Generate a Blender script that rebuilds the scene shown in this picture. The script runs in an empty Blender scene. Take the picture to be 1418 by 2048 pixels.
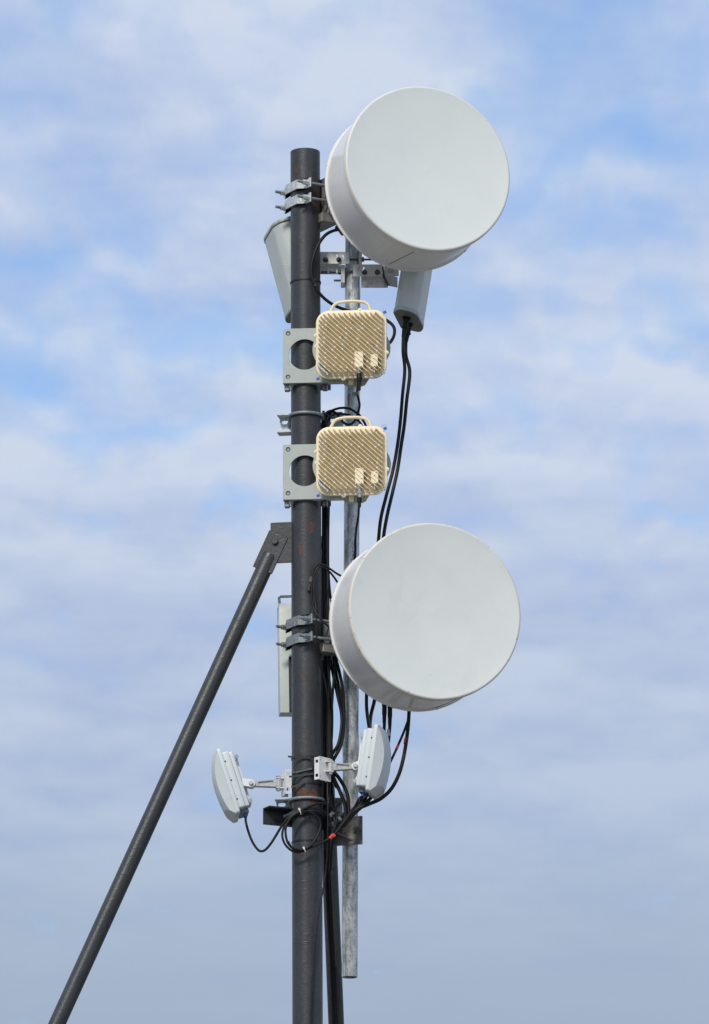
import bpy, bmesh, math, random
from mathutils import Vector, Matrix
from mathutils.geometry import tessellate_polygon

R = math.radians
V = Vector
scene = bpy.context.scene
col = scene.collection

# ------------------------------------------------------------------ camera
TH = R(14.3)                 # upward pitch
FPX = 13780.0                # focal length in photo pixels (long lens)
S = 0.0019                   # metres per photo pixel at the mast
CAM = V(((709 - 613) * S, -FPX * S * math.cos(TH), 1.6))
cd = bpy.data.cameras.new('camera')
cd.sensor_fit = 'VERTICAL'
cd.sensor_height = 36.0
cd.sensor_width = 36.0
cd.lens = FPX / 2048.0 * 36.0
cd.clip_start = 0.5
cd.clip_end = 20000
cam = bpy.data.objects.new('camera', cd)
cam.location = CAM
cam.rotation_euler = (R(90) + TH, 0, 0)
col.objects.link(cam)
scene.camera = cam

# ------------------------------------------------------------------ sky + sun
SUN_AZ, SUN_EL = R(-20), R(38)      # azimuth measured from the camera side (-Y), negative = left
sun_dir = V((math.sin(SUN_AZ) * math.cos(SUN_EL), -math.cos(SUN_AZ) * math.cos(SUN_EL), math.sin(SUN_EL)))
SKY_STRENGTH = 0.15
world = bpy.data.worlds.new('World')
scene.world = world
world.use_nodes = True
nt = world.node_tree
nt.nodes.clear()


def N(t, typ, **kw):
    n = t.nodes.new(typ)
    for k, v in kw.items():
        if k in ('inp',):
            for kk, vv in v.items():
                n.inputs[kk].default_value = vv
        else:
            setattr(n, k, v)
    return n


def math_node(t, op, a, b=None, c=None, clamp=False):
    n = t.nodes.new('ShaderNodeMath')
    n.operation = op
    n.use_clamp = clamp
    for i, x in enumerate((a, b, c)):
        if x is None:
            continue
        if isinstance(x, (int, float)):
            n.inputs[i].default_value = x
        else:
            t.links.new(x, n.inputs[i])
    return n.outputs[0]


def ramp(t, fac, stops):
    n = t.nodes.new('ShaderNodeValToRGB')
    els = n.color_ramp.elements
    while len(els) < len(stops):
        els.new(0.5)
    for e, (p, c) in zip(els, stops):
        e.position = p
        e.color = (*c, 1) if len(c) == 3 else c
    t.links.new(fac, n.inputs[0])
    return n.outputs[0]


def mixc(t, fac, a, b, mode='MIX'):
    n = t.nodes.new('ShaderNodeMix')
    n.data_type = 'RGBA'
    n.blend_type = mode
    for i, x in ((0, fac), (6, a), (7, b)):
        if isinstance(x, (int, float)):
            n.inputs[i].default_value = x
        elif isinstance(x, tuple):
            n.inputs[i].default_value = (*x, 1)
        else:
            t.links.new(x, n.inputs[i])
    return n.outputs[2]


def noise(t, vec, scale, detail=4, rough=0.55, dist=0.0):
    n = t.nodes.new('ShaderNodeTexNoise')
    n.inputs['Scale'].default_value = scale
    n.inputs['Detail'].default_value = detail
    n.inputs['Roughness'].default_value = rough
    n.inputs['Distortion'].default_value = dist
    t.links.new(vec, n.inputs['Vector'])
    return n.outputs['Fac']


def mapping(t, vec, scale=(1, 1, 1), loc=(0, 0, 0)):
    n = t.nodes.new('ShaderNodeMapping')
    n.inputs['Scale'].default_value = scale
    n.inputs['Location'].default_value = loc
    t.links.new(vec, n.inputs['Vector'])
    return n.outputs[0]


def build_sky():
    t = nt
    out = N(t, 'ShaderNodeOutputWorld')
    bg = N(t, 'ShaderNodeBackground')
    sky = N(t, 'ShaderNodeTexSky', sky_type='NISHITA')
    sky.sun_disc = False
    sky.sun_elevation = SUN_EL
    sky.sun_rotation = math.atan2(sun_dir.x, sun_dir.y)
    sky.air_density = 1.0
    sky.dust_density = 0.2
    sky.ozone_density = 2.5
    tc = N(t, 'ShaderNodeTexCoord')
    d = tc.outputs['Generated']
    sep = N(t, 'ShaderNodeSeparateXYZ')
    t.links.new(d, sep.inputs[0])
    zc = math_node(t, 'MAXIMUM', sep.outputs[2], 0.04)
    # a flat cloud deck: direction projected on to a level sheet, so banks flatten towards the horizon
    u = math_node(t, 'DIVIDE', sep.outputs[0], zc)
    v = math_node(t, 'DIVIDE', sep.outputs[1], zc)
    cmb = N(t, 'ShaderNodeCombineXYZ')
    t.links.new(u, cmb.inputs[0])
    t.links.new(v, cmb.inputs[1])
    uv = cmb.outputs[0]
    big = noise(t, mapping(t, uv, (5.5, 1.25, 1), CLOUD_A), 1.0, 3, 0.5, 0.25)
    mid = noise(t, mapping(t, uv, (18.0, 5.0, 1), CLOUD_B), 1.0, 5, 0.5, 0.25)
    fine = noise(t, mapping(t, uv, (46.0, 10.0, 1), (3.1, 8.2, 0)), 1.0, 4, 0.55, 0.1)
    bank = noise(t, mapping(t, uv, (7.0, 4.6, 1), (2.6, 0.7, 0)), 1.0, 4, 0.5, 0.15)
    a = math_node(t, 'MULTIPLY', big, 0.26)
    a = math_node(t, 'MULTIPLY_ADD', bank, 0.40, a)
    b = math_node(t, 'MULTIPLY_ADD', mid, 0.30, a)
    c = math_node(t, 'MULTIPLY_ADD', fine, 0.08, b)
    bank2 = noise(t, mapping(t, uv, (7.0, 4.6, 1), (2.6, 0.7 - 4.6 * 0.055, 0)), 1.0, 4, 0.5, 0.15)
    mid2 = noise(t, mapping(t, uv, (18.0, 5.0, 1), (CLOUD_B[0], CLOUD_B[1] - 5.0 * 0.055, 0)), 1.0, 5, 0.5, 0.25)
    relief = math_node(t, 'ADD', math_node(t, 'SUBTRACT', bank, bank2), math_node(t, 'SUBTRACT', mid, mid2))
    # openings in the deck where deeper blue shows (position on the sheet, size, depth), edges ragged
    w1 = noise(t, mapping(t, uv, (16.0, 3.6, 1), (1.3, 4.4, 0)), 1.0, 3, 0.5, 0.0)
    w2 = noise(t, mapping(t, uv, (16.0, 3.6, 1), (9.3, 2.1, 0)), 1.0, 3, 0.5, 0.0)
    uw = math_node(t, 'MULTIPLY_ADD', math_node(t, 'SUBTRACT', w1, 0.5), 0.16, u)
    vw = math_node(t, 'MULTIPLY_ADD', math_node(t, 'SUBTRACT', w2, 0.5), 0.42, v)
    for (gu, gv, su, sv, amp) in GAPS:
        du = math_node(t, 'MULTIPLY', math_node(t, 'SUBTRACT', uw, gu), 1.0 / su)
        dv = math_node(t, 'MULTIPLY', math_node(t, 'SUBTRACT', vw, gv), 1.0 / sv)
        rr = math_node(t, 'ADD', math_node(t, 'MULTIPLY', du, du), math_node(t, 'MULTIPLY', dv, dv))
        e = math_node(t, 'EXPONENT', math_node(t, 'MULTIPLY', rr, -1.0))
        c = math_node(t, 'MULTIPLY_ADD', e, -amp, c)
    # cover thickens to an even veil low down, where one looks through more of the deck
    veil = math_node(t, 'MULTIPLY', math_node(t, 'SUBTRACT', 0.29, sep.outputs[2]), 1.2, clamp=True)
    c = math_node(t, 'ADD', c, veil)
    cov = ramp(t, c, ((0.24, (0.28,) * 3), (0.42, (0.58,) * 3), (0.56, (1.0,) * 3)))
    # cloud light: white tops, greyer blue thin parts
    tone = noise(t, mapping(t, uv, (7.0, 2.2, 1), (7.7, 1.2, 0)), 1.0, 5, 0.5, 0.2)
    tone = math_node(t, 'ADD', math_node(t, 'MULTIPLY', tone, 0.45), math_node(t, 'MULTIPLY', bank, 0.55))
    tone = math_node(t, 'MULTIPLY_ADD', relief, 0.27, tone)
    cl = ramp(t, tone, ((0.36, CLOUD_DARK), (0.62, CLOUD_LIGHT)))
    # murk near the horizon
    low = math_node(t, 'MULTIPLY', math_node(t, 'SUBTRACT', 0.262, sep.outputs[2]), 9.5, clamp=True)
    cl = mixc(t, low, cl, CLOUD_LOW)
    murk = math_node(t, 'MULTIPLY', math_node(t, 'MULTIPLY', math_node(t, 'SUBTRACT', 0.205, sep.outputs[2]), 26.0, clamp=True), 0.85)
    cl = mixc(t, murk, cl, (0.352, 0.434, 0.552))
    cov = math_node(t, 'MAXIMUM', cov, murk)
    skyc = mixc(t, 1.0, sky.outputs[0], SKY_TINT, 'MULTIPLY')
    k = 1.0 / SKY_STRENGTH
    cl = mixc(t, 1.0, cl, (k, k, k), 'MULTIPLY')
    res = mixc(t, cov, skyc, cl)
    t.links.new(res, bg.inputs[0])
    bg.inputs[1].default_value = SKY_STRENGTH
    t.links.new(bg.outputs[0], out.inputs[0])


CLOUD_A = (0.0, 0.0, 0.0)
CLOUD_B = (0.0, 0.0, 0.0)
CLOUD_DARK = (0.435, 0.535, 0.775)
CLOUD_LIGHT = (0.62, 0.70, 0.84)
CLOUD_LOW = (0.365, 0.465, 0.63)
SKY_TINT = (0.80, 0.95, 1.06)


def sheet(px, py):
    """photo direction -> position on the cloud sheet"""
    d = V(((px - 709) / FPX, 0, 0)) + V((0, -math.sin(TH), math.cos(TH))) * ((1024 - py) / FPX) + V((0, math.cos(TH), math.sin(TH)))
    return d.x / d.z, d.y / d.z


GAPS = []
for (px, py, w, h, amp) in ((90, 500, 180, 60, 0.18), (230, 590, 110, 50, 0.10), (400, 665, 270, 65, 0.20), (540, 725, 90, 80, 0.13),
                            (20, 720, 120, 50, 0.16), (320, 870, 260, 42, 0.13), (470, 985, 70, 40, 0.13), (110, 1068, 190, 40, 0.10),
                            (1250, 345, 250, 60, 0.20), (1185, 30, 70, 60, 0.13), (930, 140, 150, 50, 0.13), (1340, 130, 150, 80, 0.10),
                            (1250, 470, 170, 40, 0.10), (1270, 705, 160, 55, 0.16), (1365, 600, 100, 60, 0.14), (1110, 560, 120, 45, 0.10),
                            (640, 30, 200, 60, 0.08), (1000, 820, 160, 45, 0.08), (1330, 1010, 220, 40, 0.08), (60, 20, 160, 50, 0.10)):
    gu, gv = sheet(px, py)
    hu, _ = sheet(px + w * 0.75, py)
    _, hv = sheet(px, py + h * 0.8)
    GAPS.append((gu, gv, abs(hu - gu), abs(hv - gv), amp))
build_sky()

sl = bpy.data.lights.new('sun', 'SUN')
sl.energy = 2.5
sl.angle = R(11)
sl.color = (1.0, 0.94, 0.84)
so = bpy.data.objects.new('sun', sl)
so.rotation_euler = sun_dir.to_track_quat('Z', 'Y').to_euler()
so.location = (0, -20, 40)
col.objects.link(so)

vs = scene.view_settings
vs.view_transform = 'Standard'
vs.look = 'None'
vs.exposure = 0.0
vs.gamma = 1.0
vs.use_curve_mapping = False
scene.cycles.max_bounces = 6


# ------------------------------------------------------------------ materials
def mat(name, color, rough=0.5, metal=0.0, spec=0.5, build=None):
    m = bpy.data.materials.new(name)
    m.use_nodes = True
    t = m.node_tree
    b = t.nodes['Principled BSDF']
    b.inputs['Base Color'].default_value = (*color, 1)
    b.inputs['Roughness'].default_value = rough
    b.inputs['Metallic'].default_value = metal
    b.inputs['Specular IOR Level'].default_value = spec
    if build:
        build(t, b)
    return m


def pos(t):
    g = t.nodes.new('ShaderNodeNewGeometry')
    return g.outputs['Position']


def bump(t, b, h, strength, dist):
    n = t.nodes.new('ShaderNodeBump')
    n.inputs['Strength'].default_value = strength
    n.inputs['Distance'].default_value = dist
    t.links.new(h, n.inputs['Height'])
    t.links.new(n.outputs[0], b.inputs['Normal'])


def speck(color, amt=0.12, scale=60, dirt=None, dirt_scale=9, dirt_lo=0.60, dirt_hi=0.78, bmp=0.0, rough=None):
    """paint with slight tone drift, optional dirt film and orange-peel"""
    def f(t, b):
        p = pos(t)
        n1 = noise(t, p, scale, 4, 0.6)
        lo = tuple(c * (1 - amt) for c in color)
        hi = tuple(min(1, c * (1 + amt)) for c in color)
        cc = ramp(t, n1, ((0.35, lo), (0.65, hi)))
        if dirt:
            n2 = noise(t, p, dirt_scale, 7, 0.65, 0.6)
            k = ramp(t, n2, ((dirt_lo, (0, 0, 0)), (dirt_hi, (1, 1, 1))))
            cc = mixc(t, k, cc, dirt)
        t.links.new(cc, b.inputs['Base Color'])
        if rough:
            rr = ramp(t, noise(t, p, scale * 0.4, 4, 0.6), ((0.3, (rough[0],) * 3), (0.7, (rough[1],) * 3)))
            t.links.new(rr, b.inputs['Roughness'])
        if bmp:
            bump(t, b, noise(t, p, scale * 3, 3, 0.6), bmp, 0.002)
    return f


def steel_paint(t, b, zones=True, thr=0.655):
    """dark grey brushed-on paint over pipe: lumps, runs, chips, rust bleeding through"""
    p = pos(t)
    tone = noise(t, p, 14, 5, 0.6)
    cc = ramp(t, tone, ((0.3, (0.028, 0.031, 0.034)), (0.7, (0.042, 0.045, 0.049))))
    streak = noise(t, mapping(t, p, (30, 30, 3.0)), 1.0, 5, 0.6)
    cc = mixc(t, ramp(t, streak, ((0.52, (0, 0, 0)), (0.75, (0.35,) * 3))), cc, (0.024, 0.024, 0.026))
    # pale flecks where paint stands proud
    fl = noise(t, p, 160, 2, 0.5)
    cc = mixc(t, ramp(t, fl, ((0.67, (0, 0, 0)), (0.73, (0.6,) * 3))), cc, (0.15, 0.145, 0.13))
    # rust chips, more of them in a few places that move or were welded
    sep = t.nodes.new('ShaderNodeSeparateXYZ')
    t.links.new(p, sep.inputs[0])
    zone = None
    for z0, w, a in (RUST if zones else RUST[:1]):
        dz = math_node(t, 'MULTIPLY', math_node(t, 'SUBTRACT', sep.outputs[2], z0), 1.0 / w)
        e = math_node(t, 'MULTIPLY', math_node(t, 'EXPONENT', math_node(t, 'MULTIPLY', math_node(t, 'MULTIPLY', dz, dz), -1.0)), a if zones else 0.0)
        zone = e if zone is None else math_node(t, 'ADD', zone, e)
    rn = noise(t, mapping(t, p, (26, 26, 20)), 1.0, 8, 0.66, 0.5)
    rn = math_node(t, 'ADD', rn, zone)
    rk = ramp(t, rn, ((thr, (0, 0, 0)), (thr + 0.04, (1, 1, 1))))
    rust = ramp(t, noise(t, p, 120, 4, 0.7), ((0.32, (0.045, 0.026, 0.016)), (0.55, (0.13, 0.048, 0.020)), (0.75, (0.20, 0.095, 0.04))))
    cc = mixc(t, rk, cc, rust)
    t.links.new(cc, b.inputs['Base Color'])
    rgh = mixc(t, rk, ramp(t, noise(t, p, 60, 4, 0.6), ((0.3, (0.32,) * 3), (0.7, (0.46,) * 3))), (0.85, 0.85, 0.85))
    t.links.new(rgh, b.inputs['Roughness'])
    h = math_node(t, 'ADD', noise(t, mapping(t, p, (1, 1, 0.9)), 210, 3, 0.6),
                  math_node(t, 'MULTIPLY', noise(t, mapping(t, p, (1, 1, 1.3)), 60, 3, 0.55), 0.8))
    runs = noise(t, mapping(t, p, (14, 14, 95)), 1.0, 2, 0.5, 0.3)
    h = math_node(t, 'ADD', h, ramp(t, runs, ((0.66, (0, 0, 0)), (0.74, (0.55,) * 3))))
    bump(t, b, h, 0.42, 0.0017)


def galv(t, b):
    p = pos(t)
    sp = noise(t, mapping(t, p, (40, 40, 7)), 1.0, 6, 0.65, 0.2)
    cc = ramp(t, sp, ((0.30, (0.27, 0.315, 0.335)), (0.48, (0.47, 0.52, 0.54)), (0.66, (0.74, 0.77, 0.77))))
    sk = noise(t, p, 110, 4, 0.7)
    mo = noise(t, mapping(t, p, (1, 1, 0.45)), 55, 5, 0.7, 0.4)
    cc = mixc(t, ramp(t, mo, ((0.46, (0, 0, 0)), (0.60, (0.75,) * 3))), cc, (0.82, 0.84, 0.82))
    cc = mixc(t, ramp(t, mo, ((0.34, (0.8,) * 3), (0.44, (0, 0, 0)))), cc, (0.20, 0.23, 0.25))
    cc = mixc(t, ramp(t, sk, ((0.58, (0, 0, 0)), (0.66, (0.85,) * 3))), cc, (0.09, 0.10, 0.10))
    vt = noise(t, mapping(t, p, (70, 70, 1.6)), 1.0, 4, 0.6)
    cc = mixc(t, ramp(t, vt, ((0.55, (0, 0, 0)), (0.70, (0.6,) * 3))), cc, (0.17, 0.19, 0.20))
    t.links.new(cc, b.inputs['Base Color'])
    rr = ramp(t, sp, ((0.3, (0.24,) * 3), (0.7, (0.38,) * 3)))
    t.links.new(rr, b.inputs['Roughness'])
    bump(t, b, math_node(t, 'ADD', sk, sp), 0.25, 0.0015)


def P(px, py, Y=0.0):
    """where the line of sight through a photo point meets the upright plane at depth Y"""
    d = V(((px - 709) / FPX, 0, 0)) + V((0, -math.sin(TH), math.cos(TH))) * ((1024 - py) / FPX) + V((0, math.cos(TH), math.sin(TH)))
    return CAM + d * ((Y - CAM.y) / d.y)


RUST = [(P(610, 393).z, 0.10, 0.13), (P(610, 1590).z, 0.045, 0.16), (P(610, 1070).z, 0.16, 0.05),
        (P(610, 1340).z, 0.14, 0.02), (P(610, 310).z, 0.05, 0.03)]

M = {}
M['mast'] = mat('grey_mast_paint', (0.06, 0.062, 0.068), 0.45, build=steel_paint)
M['stay'] = mat('grey_stay_paint', (0.06, 0.062, 0.068), 0.45, build=lambda t, b: steel_paint(t, b, False, 0.70))
M['galv'] = mat('galvanised_steel', (0.5, 0.53, 0.54), 0.4, 0.35, build=galv)
M['zinc'] = mat('dull_zinc', (0.42, 0.46, 0.47), 0.45, 0.25,
                build=speck((0.53, 0.56, 0.56), 0.22, 70, (0.20, 0.21, 0.21), 30, 0.58, 0.75, 0.15, (0.35, 0.55)))
M['greyzinc'] = mat('weathered_zinc', (0.25, 0.28, 0.29), 0.55, 0.35,
                    build=speck((0.25, 0.28, 0.295), 0.2, 70, (0.12, 0.13, 0.13), 30, 0.58, 0.75, 0.15, (0.45, 0.65)))
M['stainless'] = mat('brushed_stainless', (0.62, 0.61, 0.58), 0.38, 0.3,
                     build=speck((0.66, 0.65, 0.61), 0.08, 90, (0.35, 0.33, 0.30), 25, 0.6, 0.8, 0.05, (0.30, 0.45)))
M['castalu'] = mat('cast_aluminium', (0.52, 0.52, 0.50), 0.42, 0.35,
                   build=speck((0.52, 0.52, 0.50), 0.10, 120, (0.28, 0.28, 0.27), 40, 0.6, 0.8, 0.2))
M['boltdark'] = mat('dark_bolt_steel', (0.11, 0.11, 0.11), 0.32, 0.7, build=speck((0.11, 0.11, 0.11), 0.3, 150))
M['chrome'] = mat('nickel_plated', (0.55, 0.55, 0.52), 0.25, 0.9, build=speck((0.55, 0.55, 0.52), 0.1, 150))
M['black'] = mat('black_cable_jacket', (0.009, 0.009, 0.010), 0.5, 0.0, 0.3,
                 build=speck((0.009, 0.009, 0.010), 0.15, 20, (0.016, 0.015, 0.014), 12, 0.6, 0.8, 0, (0.42, 0.55)))
M['tie'] = mat('black_nylon', (0.012, 0.012, 0.012), 0.4, build=speck((0.013, 0.013, 0.013), 0.2, 60))
M['darksteel'] = mat('black_and_shade_toned_steel', (0.026, 0.028, 0.032), 0.5,
                     build=speck((0.028, 0.030, 0.034), 0.25, 60, (0.06, 0.055, 0.05), 45, 0.66, 0.78, 0.2, (0.42, 0.6)))  # black paint; on the rear stay its colour stands in for shade
M['platesteel'] = mat('greasy_plate_steel', (0.2, 0.19, 0.18), 0.5, 0.2,
                      build=speck((0.24, 0.235, 0.22), 0.25, 35, (0.07, 0.062, 0.055), 22, 0.52, 0.68, 0.15, (0.38, 0.6)))
M['drum'] = mat('gloss_white_paint', (0.74, 0.76, 0.77), 0.25, 0.0,
                build=speck((0.80, 0.79, 0.765), 0.02, 12, (0.42, 0.38, 0.33), 26, 0.74, 0.86, 0.03, (0.18, 0.30)))
M['radome'] = mat('white_radome', (0.72, 0.76, 0.76), 0.5,
                  build=speck((0.72, 0.762, 0.735), 0.012, 5, (0.69, 0.712, 0.69), 4, 0.5, 0.85, 0.015))


def old_radome(t, b):
    p = pos(t)
    cc = ramp(t, noise(t, p, 6, 5, 0.6), ((0.3, (0.71, 0.745, 0.715)), (0.7, (0.755, 0.78, 0.75))))
    film = noise(t, mapping(t, p, (7, 7, 3.2)), 1.0, 8, 0.68, 0.8)
    cc = mixc(t, ramp(t, film, ((0.56, (0, 0, 0)), (0.76, (0.65,) * 3))), cc, (0.63, 0.625, 0.57))
    scr = noise(t, mapping(t, p, (12, 12, 30)), 1.0, 6, 0.7, 1.6)
    cc = mixc(t, ramp(t, scr, ((0.66, (0, 0, 0)), (0.71, (0.40,) * 3))), cc, (0.50, 0.49, 0.43))
    t.links.new(cc, b.inputs['Base Color'])
    bump(t, b, noise(t, p, 30, 3), 0.03, 0.002)


M['oldradome'] = mat('weathered_white_radome', (0.7, 0.73, 0.72), 0.5, build=old_radome)
M['rim'] = mat('cream_rim', (0.70, 0.69, 0.63), 0.45, build=speck((0.72, 0.71, 0.66), 0.04, 20, (0.30, 0.23, 0.15), 60, 0.68, 0.76))
M['oldrim'] = mat('rusting_cream_rim', (0.70, 0.69, 0.63), 0.5, build=speck((0.70, 0.68, 0.61), 0.05, 20, (0.22, 0.15, 0.09), 42, 0.60, 0.67))
M['cream'] = mat('cream_powder_coat', (0.72, 0.62, 0.43), 0.5,
                 build=speck((0.845, 0.735, 0.515), 0.03, 20, (0.70, 0.57, 0.35), 30, 0.55, 0.75, 0.05))
M['creamtip'] = mat('cream_bare_tip', (0.80, 0.78, 0.68), 0.45, build=speck((0.80, 0.78, 0.70), 0.03, 40))
M['greyplate'] = mat('pale_grey_powder_coat', (0.40, 0.45, 0.44), 0.5,
                     build=speck((0.415, 0.45, 0.425), 0.03, 25, (0.33, 0.36, 0.34), 18, 0.62, 0.8, 0.04))
M['sector'] = mat('grey_antenna_plastic', (0.44, 0.49, 0.475), 0.45,
                  build=speck((0.57, 0.61, 0.58), 0.03, 12, (0.48, 0.51, 0.48), 14, 0.55, 0.8, 0.02))
M['sectorcap'] = mat('grey_antenna_cap', (0.40, 0.45, 0.43), 0.5, build=speck((0.42, 0.47, 0.45), 0.04, 30))
M['sectorend'] = mat('dark_antenna_end', (0.14, 0.15, 0.14), 0.6, build=speck((0.15, 0.16, 0.15), 0.12, 50))
M['panel'] = mat('pale_grey_panel_plastic', (0.60, 0.66, 0.69), 0.42,
                 build=speck((0.65, 0.70, 0.71), 0.02, 12, (0.57, 0.60, 0.59), 12, 0.6, 0.8, 0.02))
M['case'] = mat('off_white_case', (0.60, 0.65, 0.62), 0.5, build=speck((0.60, 0.65, 0.62), 0.03, 15, (0.5, 0.54, 0.5), 10, 0.55, 0.8))
M['white'] = mat('white_painted_metal', (0.78, 0.79, 0.78), 0.4, 0.1, build=speck((0.78, 0.79, 0.78), 0.04, 50))
M['seam'] = mat('dark_sealant_and_backing', (0.10, 0.09, 0.08), 0.7, build=speck((0.10, 0.09, 0.08), 0.3, 90))  # sealant and gaskets; also the dark backing of the bolt recesses
M['red'] = mat('red_tape', (0.55, 0.03, 0.02), 0.45, build=speck((0.55, 0.03, 0.025), 0.1, 60))
M['blue'] = mat('blue_plastic', (0.02, 0.10, 0.45), 0.4, build=speck((0.03, 0.12, 0.50), 0.1, 60))
M['darkblue'] = mat('navy_tape', (0.015, 0.03, 0.14), 0.45, build=speck((0.015, 0.03, 0.16), 0.1, 60))
M['whitetie'] = mat('white_nylon', (0.70, 0.69, 0.60), 0.45, build=speck((0.70, 0.69, 0.60), 0.05, 60))
M['label'] = mat('silver_label', (0.45, 0.46, 0.47), 0.35, 0.5, build=speck((0.42, 0.43, 0.45), 0.12, 160))


def clearbuild(t, b):
    b.inputs['Transmission Weight'].default_value = 0.85


M['clear'] = mat('clear_tag', (0.85, 0.88, 0.92), 0.25, build=clearbuild)


def ground_mat(t, b):
    p = pos(t)
    cc = ramp(t, noise(t, p, 0.8, 6, 0.6), ((0.3, (0.14, 0.13, 0.115)), (0.7, (0.21, 0.195, 0.175))))
    cc = mixc(t, ramp(t, noise(t, p, 22, 4, 0.7), ((0.4, (0, 0, 0)), (0.7, (0.5,) * 3))), cc, (0.13, 0.125, 0.115))
    t.links.new(cc, b.inputs['Base Color'])
    bump(t, b, noise(t, p, 40, 4), 0.3, 0.01)


M['ground'] = mat('gravelly_ground', (0.2, 0.2, 0.19), 0.9, build=ground_mat)


# ------------------------------------------------------------------ geometry helpers
def frame(o, x, z):
    """right-handed frame: local x, local z given (world), y = z cross x"""
    x = V(x).normalized()
    z = V(z)
    z = (z - x * z.dot(x)).normalized()
    y = z.cross(x)
    return Matrix(((x.x, y.x, z.x, o[0]), (x.y, y.y, z.y, o[1]), (x.z, y.z, z.z, o[2]), (0, 0, 0, 1)))


def zframe(o, x, z):
    """as frame(), but local z is kept exactly and x is squared up to it"""
    z = V(z).normalized()
    x = V(x)
    x = (x - z * x.dot(z)).normalized()
    return frame(o, x, z)


WORLD_ORIGIN = {}


def spline(pts, sub=6):
    """Catmull-Rom through the points"""
    pts = [V(p) for p in pts]
    if len(pts) < 3:
        return pts
    q = [pts[0] * 2 - pts[1]] + pts + [pts[-1] * 2 - pts[-2]]
    out = []
    for i in range(1, len(q) - 2):
        p0, p1, p2, p3 = q[i - 1], q[i], q[i + 1], q[i + 2]
        for k in range(sub):
            s = k / sub
            out.append(0.5 * ((2 * p1) + (p2 - p0) * s + (2 * p0 - 5 * p1 + 4 * p2 - p3) * s * s + (3 * p1 - p0 - 3 * p2 + p3) * s ** 3))
    out.append(pts[-1])
    return out


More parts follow.
